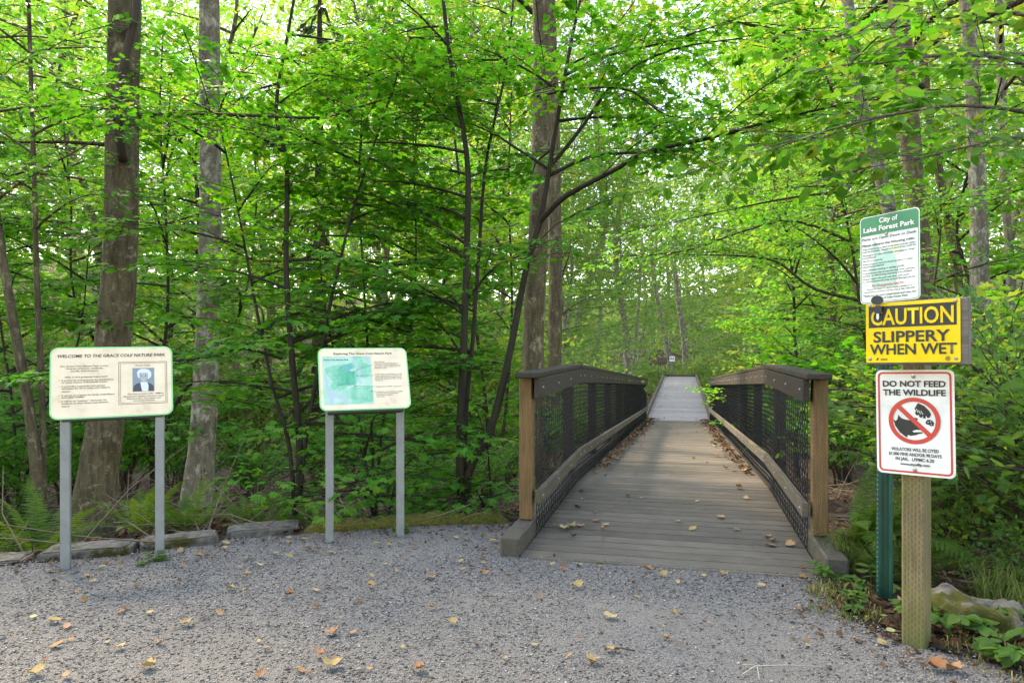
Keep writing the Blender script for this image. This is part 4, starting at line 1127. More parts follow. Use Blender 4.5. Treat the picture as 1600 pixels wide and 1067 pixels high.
maple('low bright green vine maple shrub at the feet of the map board', (600, 815), 5.75, [
    dict(pts=[P(575, 740, 5.75), P(560, 690, 5.7), P(540, 640, 5.7)], r=.010, trunk=False, n=10, z=(-.2, .85), L=(.35, .7), elev=(-5, 20), scale=.95),
    dict(pts=[P(620, 750, 5.75), P(660, 700, 5.7), P(700, 650, 5.7)], r=.010, trunk=False, n=10, z=(-.2, .8), L=(.35, .65), elev=(-5, 20), scale=.95),
    dict(pts=[P(570, 775, 5.6), P(530, 750, 5.5), P(470, 735, 5.5)], r=.009, trunk=False, n=8, z=(-.2, .5), L=(.3, .55), elev=(-5, 15), scale=.95)], 44, tint=(.45, .75), key='maple_s', gap=.24, cat='shrub', name='vine_maple_shrub')
maple('two slim bare-stemmed saplings at the left edge beside the ferns', (68, 788), 6.3, [
    dict(pts=[P(48, 660, 6.3), P(24, 520, 6.3), P(4, 400, 6.3), P(-15, 250, 6.3), P(-20, 60, 6.3)], r=.05, n=10, z=(2.6, 5), L=(.7, 1.6), taper=.5),
    dict(pts=[P(66, 640, 6.4), P(58, 450, 6.4), P(54, 300, 6.4), P(49, 150, 6.4), P(44, -20, 6.4)], r=.030, n=16, z=(2.4, 5.2), L=(.6, 1.5), taper=.55),
    dict(pts=[P(60, 700, 6.3), P(20, 520, 6.2), P(-10, 500, 6.1)], r=.02, trunk=False)], 45, key='ovate', mat='ovate', tpl=OVATE, name='young_alder', tint=(.2, .6), wood='alder')
maple('leafy vine maple filling the gap behind the two alders', (240, 780), 8.2, [
    dict(pts=[P(245, 640, 8.2), P(262, 480, 8.3), P(258, 320, 8.4), P(250, 180, 8.5), P(255, 40, 8.6)], r=.026, n=12, z=(.7, 5.4), L=(.8, 1.8)),
    dict(pts=[P(220, 640, 8.2), P(120, 480, 8.3), P(110, 300, 8.4), P(90, 120, 8.5)], r=.022, n=11, z=(.7, 5.0), L=(.8, 1.7)),
    dict(pts=[P(270, 640, 8.2), P(370, 500, 8.6), P(400, 330, 8.9), P(390, 150, 9)], r=.022, n=10, z=(.7, 5.0), L=(.8, 1.7))], 46, tint=(.4, .9), tpl=MAPLE5)
maple('bushy vine maple left of the alder trunk at the wood edge', (30, 800), 7.6, [
    dict(pts=[P(20, 640, 7.6), P(0, 500, 7.7), P(-20, 300, 7.8)], r=.02, n=12, z=(.3, 3.4), L=(.7, 1.5)),
    dict(pts=[P(60, 660, 7.6), P(120, 540, 7.7), P(140, 380, 7.8)], r=.018, n=12, z=(.3, 3.0), L=(.7, 1.4))], 47, tint=(.3, .7), tpl=MAPLE5)
maple('dense vine maple behind the dark tree left of the bridge', (770, 780), 9.3, [
    dict(pts=[P(760, 640, 9.3), P(740, 480, 9.4), P(720, 300, 9.6), P(700, 120, 9.7), P(690, -20, 9.8)], r=.03, n=12, z=(.4, 6.2), L=(.8, 2.0), az=(1.5, 4.9)),
    dict(pts=[P(790, 640, 9.3), P(800, 480, 9.4), P(795, 300, 9.5), P(800, 120, 9.6)], r=.026, n=11, z=(.4, 5.6), L=(.8, 1.7), az=(1.6, 4.7)),
    dict(pts=[P(740, 660, 9.3), P(660, 520, 9.6), P(630, 340, 9.9), P(600, 160, 10)], r=.024, n=9, z=(.4, 5.4), L=(.8, 1.8))], 48, tint=(.5, 1.0), tpl=MAPLE5)
maple('low spreading vine maple shrub between the map board and the railing', (770, 800), 6.3, [
    dict(pts=[P(765, 740, 6.2), P(760, 690, 6.1), P(745, 640, 6.1)], r=.010, trunk=False, n=9, z=(-.3, .8), L=(.35, .7), elev=(-5, 20), scale=.95, az=(2.0, 5.0)),
    dict(pts=[P(740, 760, 6.1), P(700, 740, 5.9), P(660, 720, 5.9)], r=.009, trunk=False, n=8, z=(-.3, .35), L=(.3, .6), elev=(-5, 15), scale=.95)], 144, tint=(.4, .75), key='maple_s', gap=.22, cat='shrub', name='vine_maple_shrub', tpl=MAPLE5)
# broad-leaved branches reaching over from the right
maple('young alder reaching big oval leaves over the signs from the right edge', (1690, 800), 4.6, [
    dict(pts=[P(1690, 600, 4.6), P(1680, 400, 4.6), P(1670, 200, 4.5), P(1660, 20, 4.5), P(1650, -150, 4.5)], r=.045, n=8, z=(2.6, 4.6), L=(.7, 1.3), az=(2.2, 4.2))],
    49, branches=[
        dict(pts=[P(1670, 200, 4.5), P(1600, 175, 4.3), P(1500, 165, 4.1), P(1400, 178, 4.0), P(1290, 205, 4.0), P(1210, 232, 4.1)], r=.013, start=.15, gap=.2, m=16),
        dict(pts=[P(1665, 120, 4.5), P(1560, 90, 4.3), P(1460, 88, 4.2), P(1370, 100, 4.1)], r=.014, start=.2, gap=.2),
        dict(pts=[P(1672, 250, 4.5), P(1590, 215, 4.3), P(1510, 230, 4.2), P(1430, 250, 4.2)], r=.012, start=.2, gap=.22),
        dict(pts=[P(1660, 30, 4.5), P(1540, 20, 4.4), P(1420, 40, 4.4), P(1300, 50, 4.4)], r=.012, start=.2, gap=.24)],
    tint=(.3, .8), tpl=OVATE, key='ovate_big', mat='ovate', name='young_alder', wood='alder_grey')
maple('arching bush beside the right railing with long dark branches', (1440, 760), 8.6, [
    dict(pts=[P(1380, 640, 8.6), P(1350, 520, 8.6), P(1330, 380, 8.6), P(1300, 250, 8.6)], r=.03, n=7, z=(1.9, 3.6), L=(.8, 1.6)),
    dict(pts=[P(1420, 640, 8.6), P(1450, 500, 8.7), P(1470, 350, 8.8), P(1460, 200, 8.9)], r=.026, n=7, z=(1.2, 3.4), L=(.8, 1.5))],
    50, branches=[
        dict(pts=[P(1345, 470, 8.6), P(1270, 450, 8.8), P(1215, 410, 9.0), P(1160, 400, 9.2), P(1060, 398, 9.4)], r=.022, start=.3, gap=.22),
        dict(pts=[P(1335, 380, 8.6), P(1240, 345, 8.8), P(1150, 365, 9.0), P(1080, 390, 9.2), P(1000, 400, 9.4)], r=.018, start=.2, gap=.22),
        dict(pts=[P(1310, 300, 8.6), P(1230, 310, 8.8), P(1130, 330, 9.1), P(1040, 350, 9.4)], r=.016, start=.2, gap=.22)],
    tint=(.2, .6), tpl=OVATE, key='ovate', mat='ovate', name='arching_bush', wood='bark_dark', gap=.22, cat='shrub')

# ------------------------------------------------------------------ shrubs right of the bridge and along the wood edge
def shrub_proto(seed, h, nst, key, tpl, mat, spread=.55, scale=1.0, tint=(.2, .7), gap=.2):
    rg = np.random.default_rng(seed); lv, tb = Leaves(), TB()
    for i in range(nst):
        a = rg.uniform(0, 6.28); hh = h * rg.uniform(.6, 1.1); sp = spread * rg.uniform(.3, 1.1) * h
        b = np.array([math.cos(a), math.sin(a), 0]) * rg.uniform(0, .15)
        d = np.array([math.cos(a) * sp, math.sin(a) * sp, 0])
        pts = [b + d * (t ** 1.6) + np.array([0, 0, hh * (t - .25 * t ** 3)]) + rg.normal(0, .02, 3) for t in np.linspace(0, 1, 7)]
        leafy_branch(lv, tb, rg, pts, .010 + .004 * h, key, tint, scale, gap, .18, 60, rise=.15)
    return tb.mesh('stems', M['twig'], True), lv.mesh('foliage', tpl, M[mat])
SH = {'snow': [shrub_proto(60 + i, 1.6, 13, 'shrub', OVATE, 'shrub') for i in range(3)],
      'berry': [shrub_proto(70 + i, 1.5, 12, 'maple_s', MAPLE5, 'shrub', scale=.95) for i in range(2)],
      'bright': [shrub_proto(80 + i, 2.0, 12, 'far', QUAD, 'far', scale=.55, tint=(.3, 1), gap=.26) for i in range(3)],
      'willow': [shrub_proto(90 + i, 2.4, 13, 'far', QUAD, 'pale', scale=.6, tint=(.1, 1), gap=.26) for i in range(2)],
      'mapleb': [shrub_proto(95 + i, 1.5, 9, 'maple', MAPLE5, 'maple', scale=.95, tint=(.2, .7), gap=.26) for i in range(3)]}
rsh = random.Random(17)
def shrub(kind, x, y, sc, label, group, dz=0, name='shrub', cat='shrub'):
    st, fo = rsh.choice(SH[kind])
    s_, t_ = bridge_st(x, y); keep = .55 + 1.0 * sc * {'snow': 1.1, 'berry': 1.1, 'bright': 1.3, 'willow': 1.5, 'mapleb': 1.2}[kind]
    if s_ > -.5 and s_ < S3 + .3:
        if t_ > BW / 2 and t_ < BW + keep: dx = BW + keep - t_; x += RTV.x * dx; y += RTV.y * dx
        elif t_ <= BW / 2 and t_ > -keep: dx = -keep - t_; x += RTV.x * dx; y += RTV.y * dx
    root = tag(empty(name, (x, y, ghs(x, y) - .03 + dz), None, (0, 0, rsh.uniform(0, 6.28))), label, cat, group)
    s_ = sc * rsh.uniform(.9, 1.1); root.scale = (s_, s_, s_ * rsh.uniform(.9, 1.1))
    obj('stems', st, root); o = obj('foliage', fo, root); o['kind'] = 'stuff'
    return root
G1 = 'shrubs right of the bridge'
for i, (x, y, sc, k_, lab) in enumerate([
    (2.75, 4.6, .95, 'snow', 'dark leafy shrub just behind the timber sign post'), (3.45, 4.5, 1.15, 'snow', 'tall snowberry shrub at the right edge behind the boulder'), (2.35, 5.4, .6, 'berry', 'lobed-leaf berry bush between the right railing and the green post'),
    (3.2, 5.6, 1.25, 'snow', 'tangled shrub rising behind the caution sign'), (4.2, 5.3, 1.4, 'berry', 'big berry bush at the right edge of the wood'), (2.75, 6.6, 1.2, 'berry', 'bush along the right railing behind the end post'),
    (3.9, 6.8, 1.25, 'snow', 'tall thin-stemmed shrub behind the signs'), (5.2, 6.9, 1.7, 'berry', 'large bush at the right picture edge'), (3.1, 8.0, 1.4, 'mapleb', 'maple bush pressed against the middle of the right railing'),
    (4.6, 8.4, 1.3, 'mapleb', 'tall maple bush deep behind the caution sign'), (6.2, 8.6, 1.5, 'snow', 'tall bush deep at the right edge'), (3.0, 3.75, .42, 'snow', 'low shrub growing right behind the boulder'),
    (3.7, 3.7, .6, 'berry', 'small berry bush at the right edge past the boulder')]):
    shrub(k_, x, y, sc, lab, G1)
G2 = 'bushes along the right railing'
for (x, y, sc, k_) in ((4.0, 10.2, 1.6, 'mapleb'), (4.4, 12.2, 1.3, 'berry'), (5.3, 10.6, 1.9, 'mapleb'), (4.9, 14.2, 1.2, 'bright'), (6.3, 12.8, 1.8, 'bright'), (5.6, 16.5, 1.1, 'bright'), (6.0, 18.8, 1.0, 'bright'), (7.2, 16.4, 1.6, 'bright'), (8.0, 14.0, 2.0, 'mapleb'), (7.0, 21, 1.1, 'willow')):
    shrub(k_, x + .5, y - .1, sc, 'green bush crowding the far half of the right railing', G2)
G3 = 'bushes along the left railing'
for (x, y, sc, k_) in ((.5, 10.6, .85, 'bright'), (1.0, 12.4, .9, 'bright'), (-.4, 11.2, 1.1, 'mapleb'), (.1, 13.5, 1.2, 'bright'), (1.5, 14.4, .8, 'bright'), (1.9, 16.2, .8, 'bright'), (1.0, 16.6, 1.2, 'willow'), (2.5, 18.4, .8, 'bright'), (1.6, 19.4, 1.2, 'willow'), (-.9, 14.5, 1.4, 'bright')):
    shrub(k_, x, y, sc, 'bright yellow-green bush behind the left railing', G3)
G4 = 'undergrowth bushes in the wood left of the bridge'
for (x, y, sc, k_) in ((-6.6, 7.6, 1.1, 'mapleb'), (-5.3, 7.3, .8, 'mapleb'), (-4.7, 8.3, .8, 'mapleb'), (-5.6, 8.6, 1.0, 'mapleb'), (-4.6, 9.4, 1.0, 'mapleb'), (-3.4, 9.0, .7, 'mapleb'), (-2.6, 10.2, .9, 'mapleb'), (-1.6, 9.2, .7, 'mapleb'), (-.6, 8.3, .65, 'mapleb'), (-4.4, 11.6, 1.3, 'bright'), (-2.8, 12.4, 1.3, 'bright'), (-1.3, 12.2, 1.2, 'bright'), (-6.4, 11, 1.4, 'bright'), (-7.8, 9.6, 1.4, 'mapleb'), (-.1, 7.2, .5, 'berry'), (-1.2, 7.2, .45, 'mapleb')):
    shrub(k_, x, y, sc, 'leafy undergrowth bush deep in the wood behind the boards', G4)
NUM_ = 'second third fourth fifth sixth seventh eighth ninth tenth eleventh twelfth thirteenth'.split()
G5 = 'bushes lining the far boardwalk'
for k_ in range(26):
    s_ = S2 + .8 + k_ * .85; sd_ = -1 if k_ % 2 else 1
    p = BP(s_, BW / 2 + sd_ * (BW / 2 + .75 + rsh.uniform(0, .5)))
    shrub('willow' if k_ % 3 == 0 else 'bright', p.x, p.y, .55 + .012 * k_, f'pale green bush on the {"left" if sd_ < 0 else "right"} of the far boardwalk, {(["nearest"] + [q + " one in" for q in NUM_])[k_ // 2]} from the footbridge', G5)
for k_ in range(9):
    p = BP(S3 + 1.8 + rsh.uniform(0, 2), BW / 2 + (k_ - 4) * 1.1)
    shrub('willow', p.x, p.y, 1.1, 'pale green bush closing the view past the boardwalk end', 'bushes past the boardwalk end')

# ------------------------------------------------------------------ mid and far trees (shared meshes)
def tree_proto(seed, h, z0, r, nb, Lr, key, tpl, mat, bark, scale, tint, gap, lean=.04):
    rg = np.random.default_rng(seed)
    line = smooth_line([np.array([rg.normal(0, lean) * z * (z > 0), rg.normal(0, lean) * z * (z > 0), z]) for z in np.linspace(-.4, h, 7)], 34)
    rr = np.interp(line[:, 2], [-.4, .3, h], [r * 1.4, r * 1.05, r * .2])
    lv, tb = Leaves(), TB()
    auto_branches(lv, tb, rg, line, (z0, h * .98), nb, Lr, key, tint, .022, scale, None, (5, 50), gap, twigs=False, start=.15)
    return trunk_mesh('trunk', line, rr, M[bark], 10, .03, seed), tb.mesh('limbs', M[bark], True), lv.mesh('crown', tpl, M[mat])
TP = {'mid': [tree_proto(101 + i, 9.5 + i, 2.4, .11, 32, (1.0, 2.6), 'ovate', QUAD, 'far', 'alder', 1.9, (.1, .8), .40) for i in range(3)],
      'tall': [tree_proto(111 + i, 19 + 1.5 * i, 5.0, .17, 52, (1.6, 3.6), 'far', QUAD, 'far', 'alder_grey', 1.15, (.3, 1.0), .52) for i in range(3)],
      'young': [tree_proto(121 + i, 6.5, .8, .05, 34, (.7, 1.6), 'maple', MAPLE5, 'maple', 'stem', 1.05, (.35, .95), .30) for i in range(3)],
      'pale': [tree_proto(131 + i, 13, 1.5, .12, 44, (1.4, 3.0), 'far', QUAD, 'pale', 'alder_grey', 1.0, (.1, .9), .45) for i in range(2)]}
def mid_tree(kind, x, y, sc, label, group, name='forest_tree'):
    tr, lm, cr = rsh.choice(TP[kind])
    root = tag(empty(name, (x, y, ghs(x, y)), None, (rsh.uniform(-.04, .04), rsh.uniform(-.04, .04), rsh.uniform(0, 6.28))), label, 'tree', group)
    s_ = sc * rsh.uniform(.92, 1.08); root.scale = (s_, s_, s_)
    obj('trunk', tr, root); obj('limbs', lm, root); o = obj('crown', cr, root); o['kind'] = 'stuff'
GA = 'young maples in the wood left of the bridge'
for (x, y, sc) in ((-7.2, 8.8, 1.0), (-5.2, 11.2, 1.0), (-1.4, 12.6, 1.0), (-6.6, 13.4, 1.2), (-9.2, 10.4, 1.2)):
    mid_tree('young', x, y, sc, 'young maple with layered leaves in the wood left of the bridge', GA, 'young_maple')
GB = 'young maples right of the bridge'
for (x, y, sc) in ((8.4, 12.2, 1.1), (7.2, 15.2, 1.1), (9.6, 10.2, 1.1), (5.2, 12.4, .8)):
    mid_tree('young', x, y, sc, 'young maple with layered leaves right of the bridge', GB, 'young_maple')
GC = 'mid-distance trees left of the bridge'
for (x, y, sc) in ((-8.5, 13.5, .9), (-5.6, 15.5, .95), (-2.6, 15.6, .9), (-.4, 16.5, .8), (-10.5, 16.5, 1.0), (-7.4, 18.5, 1.0), (-3.8, 18.8, 1.0), (-1.0, 20, .95), (-12.8, 13.2, 1.0), (1.2, 22.5, .9), (-2.2, 24.5, 1.3), (.6, 28.5, 1.5)):
    mid_tree('mid', x, y, sc, 'yellow-green leafy tree standing in the lit wood behind the boards', GC)
GD = 'mid-distance trees right of the bridge'
for (x, y, sc) in ((8.6, 15.4, .9), (11.4, 14.2, 1.0), (9.8, 19, 1.0), (13.2, 18, 1.05), (12.5, 11.5, .95), (10.6, 23, .9), (8.8, 24.5, .8), (7.6, 19.5, 1.05), (9.4, 21.5, 1.25), (6.9, 15.0, .95), (11.2, 27, 1.5), (12.6, 31, 1.6)):
    mid_tree('mid', x, y, sc, 'yellow-green leafy tree standing in the lit wood right of the bridge', GD)
GE = 'tall trees of the far wood'
rt = random.Random(71)
for k_ in range(34):
    a = -46 + 92 * (k_ + rt.uniform(.1, .9)) / 34; Y_ = rt.uniform(24, 46)
    x = math.tan(R(a)) * Y_
    s_, t_ = bridge_st(x, Y_)
    if -1.5 < t_ < BW + 1.5 and s_ < S3 + 6: continue
    if -24 < a < -17: Y_ += 12; x = math.tan(R(a)) * Y_
    mid_tree('tall', x, Y_, rt.uniform(1.0, 1.4), 'tall slender tree of the sunlit far wood', GE)
GF = 'pale trees beyond the boardwalk'
for (px, Y_, sc) in ((930, 34, .8), (968, 40, .9), (1000, 50, 1.0), (1045, 54, 1.05), (1090, 52, 1.0), (1130, 44, .9), (1170, 36, .8), (890, 30, .8), (1215, 34, .85), (1020, 62, 1.3), (1075, 64, 1.3)):
    p = P(px, 565, Y_)
    mid_tree('pale', p.x, Y_, sc * 1.2, 'pale hazy green tree beyond the end of the boardwalk', GF)
# light bare trunks seen over the boardwalk end
for lab, pts, Y_, w_ in (('pale leaning trunk above the trail marker', [(1050, 575), (1044, 545), (1034, 500), (1024, 450), (1016, 380)], 43, 8), ('grey leaning trunk right of the trail marker', [(1072, 570), (1070, 540), (1066, 505), (1060, 470), (1050, 380)], 44, 10), ('thin dark trunk left of the boardwalk end', [(990, 575), (994, 520), (998, 470), (1002, 380)], 38, 6)):
    b = P(*pts[0], Y_); root = tree('bare_trunk', lab, 'tree', (b.x, b.y, b.z))
    ln = smooth_line([np.array(tuple(P(*q, Y_) - b)) + np.array([0, 0, -1.2 if q == pts[0] else 0]) for q in pts], 20)
    obj('trunk', trunk_mesh('trunk', ln, np.linspace(w_, w_ * .7, 20) / FPX * Y_ / 2, M['alder_grey'], 10, .03, 5), root)

NUM = 'second third fourth fifth sixth seventh eighth ninth tenth eleventh twelfth thirteenth fourteenth fifteenth sixteenth seventeenth eighteenth nineteenth twentieth twenty-first twenty-second twenty-third twenty-fourth twenty-fifth twenty-sixth twenty-seventh twenty-eighth twenty-ninth thirtieth thirty-first thirty-second thirty-third thirty-fourth'.split()
ORD = ['leftmost'] + [q + ' from the left' for q in NUM]
NOUN = {GA: 'young maple with layered leaves left of the bridge', GB: 'young maple with layered leaves right of the bridge', GC: 'yellow-green tree in the wood behind the boards', GD: 'yellow-green tree right of the bridge', G2: 'green bush along the right railing', G3: 'yellow-green bush behind the left railing', G4: 'undergrowth bush deep behind the boards', GF: 'pale green tree beyond the boardwalk', GE: 'tall slender tree of the sunlit far wood', 'bushes past the boardwalk end': 'pale bush past the boardwalk end'}
for g, noun in NOUN.items():
    mem = sorted([o for o in COL.objects if o.parent is None and o.get('group') == g], key=lambda o: o.location.x / o.location.y)
    for i, o in enumerate(mem):
        if i < len(ORD): o['label'] = f'{noun}, {ORD[i]}'

# far wood that reads as one mass on the rising ground
rg = np.random.default_rng(77); lv = Leaves()
n = 76000
a = rg.uniform(-56, 56, n); dist = rg.uniform(48, 74, n); xx = np.tan(np.radians(a)) * dist
zz = gh(xx, dist) + 38 * rg.random(n) ** 1.45 + 3 * np.sin(a * .9) * rg.random(n)
lv.add(np.c_[xx, dist, zz], rg.normal(0, 1, (n, 3)), rg.normal(0, .6, (n, 3)) + [0, 0, 1], rg.uniform(.35, .75, n), np.clip(rg.normal(.45, .25, n), 0, 1))
tag(obj('far_forest', lv.mesh('far_forest', QUAD, M['far'])), 'sunlit far wood filling the hillside behind everything', 'forest', kind='stuff')

# ------------------------------------------------------------------ dark cedar in the wood behind the map board
rg = np.random.default_rng(55); lv = Leaves(); tb = TB()
bx, by = -3.1, 11.0
root = tree('cedar_tree', 'dark drooping cedar deep in the wood above the map board', 'tree', (bx, by, ghs(bx, by)))
obj('trunk', trunk_mesh('trunk', np.c_[np.zeros(16), np.zeros(16), np.linspace(-.3, 8.5, 16)], np.linspace(.16, .02, 16), M['bark_dark'], 10, .04, 3), root)
for i in range(70):
    z = .6 + 7.6 * i / 70; L = (1.7 - .18 * z) * rg.uniform(.7, 1.1); a = i * 2.4 + rg.normal(0, .2)
    pts = np.array([[math.cos(a) * L * t, math.sin(a) * L * t, z + .1 * L * t - .55 * L * t * t] for t in np.linspace(0, 1, 7)])
    tb.tube(pts, np.linspace(.014, .003, 7), 4, cap=False)
    m = int(46 * L)
    t = rg.uniform(.15, 1, m); P0 = np.array([np.interp(t, np.linspace(0, 1, 7), pts[:, q]) for q in range(3)]).T
    side = rg.choice([-1, 1], m) * rg.uniform(.3, 1.2, m) + a
    f = np.c_[np.cos(side), np.sin(side), rg.uniform(-1.3, -.4, m)]
    lv.add(P0, f, np.c_[rg.normal(0, .5, m), rg.normal(0, .5, m), np.ones(m)], rg.uniform(.10, .26, m), rg.random(m))
finish(root, lv, tb, (QUAD[0] * np.array([.5, 1, 1]), QUAD[1]), M['conifer'], M['bark_dark'])

# ------------------------------------------------------------------ ferns
def frond_mesh(seed, L=.8, wid=.085, npin=30, curl=.9):
    rg = np.random.default_rng(seed); tb = TB()
    t = np.linspace(0, 1, 13)
    x = L * (t - .12 * t ** 3); z = L * (.75 * t - curl * .72 * t ** 2.2); y = rg.normal(0, .01) * t
    line = np.c_[x, y, z]
    tb.tube(line, np.linspace(.0035, .001, 13), 3, .8, cap=False)
    for i in range(npin):
        u = .12 + .86 * i / npin
        p = np.array([np.interp(u, t, line[:, q]) for q in range(3)]); q_ = np.array([np.interp(min(1, u + .03), t, line[:, q]) for q in range(3)])
        f = (q_ - p); f /= np.linalg.norm(f)
        l = wid * (math.sin(math.pi * min(1, (u * .95 + .12))) ** .7) * (1 - .35 * u) * rg.uniform(.9, 1.1) + .006
        up = np.array([-f[2], 0, f[0]])
        for sd in (-1, 1):
            d = np.array([f[0] * .28, sd * 1.0, f[2] * .28]) - up * .18 + rg.normal(0, .04, 3); d /= np.linalg.norm(d)
            w = f * .0105 * (1 - .3 * u) * (L / .8)
            tip = p + d * l
            tb.add([p - w, p + d * l * .35 + w * 1.05, tip, p + d * l * .35 - w * 1.15 + up * .003, p + w], [(0, 4, 1), (0, 1, 3), (3, 1, 2)], rg.uniform(.1, .7))
    return tb.mesh('frond', M['fern'])
FR = [frond_mesh(200 + i, .8, .105, 27, [.55, .8, 1.05, 1.25][i]) for i in range(4)]
rf = random.Random(9)
def fern(x, y, sc, n, label, z=None, az=None):
    root = tag(empty('sword_fern', (x, y, ghs(x, y) if z is None else z)), label, 'fern', 'sword ferns')
    a = rf.uniform(0, 6)
    for i in range(n):
        a = a + 2.4 + rf.uniform(-.2, .2) if az is None else R(az[0] + (az[1] - az[0]) * (i + rf.random()) / n)
        o = obj('frond', rf.choice(FR), root, (math.cos(a) * .04, math.sin(a) * .04, .02), (rf.uniform(-.25, .25), rf.uniform(-.55, .15), a))
        s_ = sc * rf.uniform(.7, 1.15); o.scale = (s_, s_, s_)
    return root
for (x, y, sc, n, lab) in [
    (-3.62, 5.25, .92, 20, 'large sword fern at the far left behind the edging stones'), (-4.3, 5.6, .95, 16, 'sword fern cut by the left picture edge'), (-3.05, 5.6, .75, 15, 'sword fern at the base of the thick alder'), (-2.55, 5.4, .72, 18, 'sword fern between the posts of the welcome board'),
    (-2.35, 6.1, .8, 14, 'sword fern between the two alder trunks'), (-2.05, 5.75, .85, 16, 'sword fern under the second alder behind the third stone'), (-1.75, 6.3, .7, 12, 'small sword fern right of the second alder'), (-4.9, 6.6, 1.1, 14, 'sword fern deep at the left edge'),
    (2.62, 4.62, .9, 26, 'sword fern deep behind the green post'), (2.95, 4.15, .7, 16, 'sword fern behind the timber sign post'), (2.75, 5.35, .75, 12, 'sword fern outside the right railing')]:
    fern(x, y, sc, n, lab)
fern(2.20, 4.34, 1.0, 30, 'broad glossy sword fern right against the kerb block of the right railing', .06, (-130, 60))
# frond growing through the right railing mesh
fp = tag(empty('fern_frond', BP(2.35, BW + .02, .34)), 'single fern frond poking through the right railing onto the deck', 'fern')
o = obj('frond', FR[3], fp, (0, 0, 0), (0, 0, R(180) - AX + R(-25))); o.scale = (.42, .42, .5)

# ------------------------------------------------------------------ edging stones, mossy edging, boulder
from mathutils import noise as mnoise
def lump(name, size, mat, seed, amp=.02, n=10, taper=.85, round_=False):
    """irregular stone with rough, chipped faces"""
    import bmesh
    bm = bmesh.new()
    if round_: bmesh.ops.create_icosphere(bm, subdivisions=5, radius=.5)
    else:
        bmesh.ops.create_cube(bm, size=1)
        bmesh.ops.bevel(bm, geom=bm.edges[:], offset=.05, segments=2, affect='EDGES')
        bmesh.ops.subdivide_edges(bm, edges=bm.edges[:], cuts=7, use_grid_fill=True)
    off = Vector((seed * 3.1, seed * 1.7, seed * .9))
    for v in bm.verts:
        x, y, z = v.co
        if round_:          # flatten into blunt facets
            m = max(abs(x) * .95, abs(y), abs(z) * 1.02, .30); f = .5 / (m + .12); x, y, z = x * f, y * f, z * f
        k_ = 1 - (1 - taper) * (z + .5)
        q = Vector((x * size[0] * k_, y * size[1] * k_, z * size[2]))
        nrm = v.co.normalized()
        d_ = mnoise.fractal(q * 7 + off, .8, 2.1, 5) * amp * 1.6 + mnoise.fractal(q * 2.4 + off, 1, 2, 2) * amp * 2.4 * (1 if round_ else .4)
        v.co = q + nrm * d_
    me = bpy.data.meshes.new(name); bm.to_mesh(me); bm.free(); me.materials.append(mat)
    me.polygons.foreach_set('use_smooth', [True] * len(me.polygons))
    return me
for i, (x, y, rz, sx, lab) in enumerate([(-2.76, 4.47, 14, .56, 'concrete edging stone behind the left post of the welcome board'), (-2.29, 4.71, 27, .50, 'middle concrete edging stone behind the right post of the welcome board'), (-1.83, 5.03, 17, .52, 'mossy concrete edging stone nearest the map board'), (-3.30, 4.34, 12, .46, 'half-buried mossy edging stone at the left picture edge')]):
    tag(obj('edging_stone', lump('edging_stone', (sx, .27, .14), M['stone'], 5 + i, .006, taper=.93), None, (x, y, -.022 if i < 3 else -.06), (0, R(-1), R(rz))), lab, 'stone', 'concrete edging stones')
def ridge(name, pts, w, h, mat, seed):
    rg_ = np.random.default_rng(seed); L = smooth_line([np.array([x, y, 0]) for x, y in pts], 60); V = []; m = 9
    for i, p in enumerate(L):
        d = L[min(i + 1, 59)] - L[max(i - 1, 0)]; d /= np.linalg.norm(d); nrm = np.array([-d[1], d[0], 0])
        e = math.sin(math.pi * min(1, (i + .5) / 6, (59.5 - i) / 6) / 2)
        for j in range(m):
            a = math.pi * j / (m - 1); V.append(p + nrm * (math.cos(a) * w * (1 + rg_.normal(0, .05))) + np.array([0, 0, math.sin(a) * h * e * (1 + rg_.normal(0, .14)) - .02]))
    T = []
    for i in range(59):
        for j in range(m - 1):
            q = i * m + j; T += [(q, q + 1, q + m + 1), (q, q + m + 1, q + m)]
    return trimesh(name, np.array(V), T, mat, None, True)
tag(obj('mossy_log', ridge('mossy_log', [(-1.55, 5.05), (-1.2, 5.14), (-.8, 5.27), (-.4, 5.34), (-.02, 5.36)], .10, .085, M['moss'], 3)), 'low moss-covered edging log between the map board and the bridge', 'log')
tag(obj('boulder', lump('boulder', (.66, .36, .28), M['rock'], 91, .034, taper=.8, round_=True), None, (2.27, 3.28, -.03), (R(4), R(16), R(-24))), 'grey mossy boulder beside the timber sign post', 'rock')

# ------------------------------------------------------------------ litter, sticks, grass and weeds
rg = np.random.default_rng(31)
lv = Leaves(); n = 30000
x = rg.uniform(-8, 7, n); y = 3.0 + 9 * rg.random(n) ** 1.4
_, ins, dd = sd_pad(x, y); s_ = (x - BO.x) * AXV.x + (y - BO.y) * AXV.y; t_ = (x - BO.x) * RTV.x + (y - BO.y) * RTV.y
k_ = (~ins) & ~((s_ > -.1) & (t_ > -.2) & (t_ < BW + .2))
x, y = x[k_], y[k_]; n = len(x)
lv.add(np.c_[x, y, gh(x, y) + rg.uniform(.0, .03, n)], np.c_[rg.normal(0, 1, n), rg.normal(0, 1, n), rg.normal(0, .25, n)], np.c_[rg.normal(0, .35, n), rg.normal(0, .35, n), np.ones(n)], rg.uniform(.03, .085, n), np.clip(rg.beta(1.6, 2.4, n), 0, 1))
tag(obj('leaf_litter', lv.mesh('leaf_litter', QUAD, M['litter'])), 'brown dead leaves covering the forest floor', 'leaf litter', kind='stuff')
tb = TB()
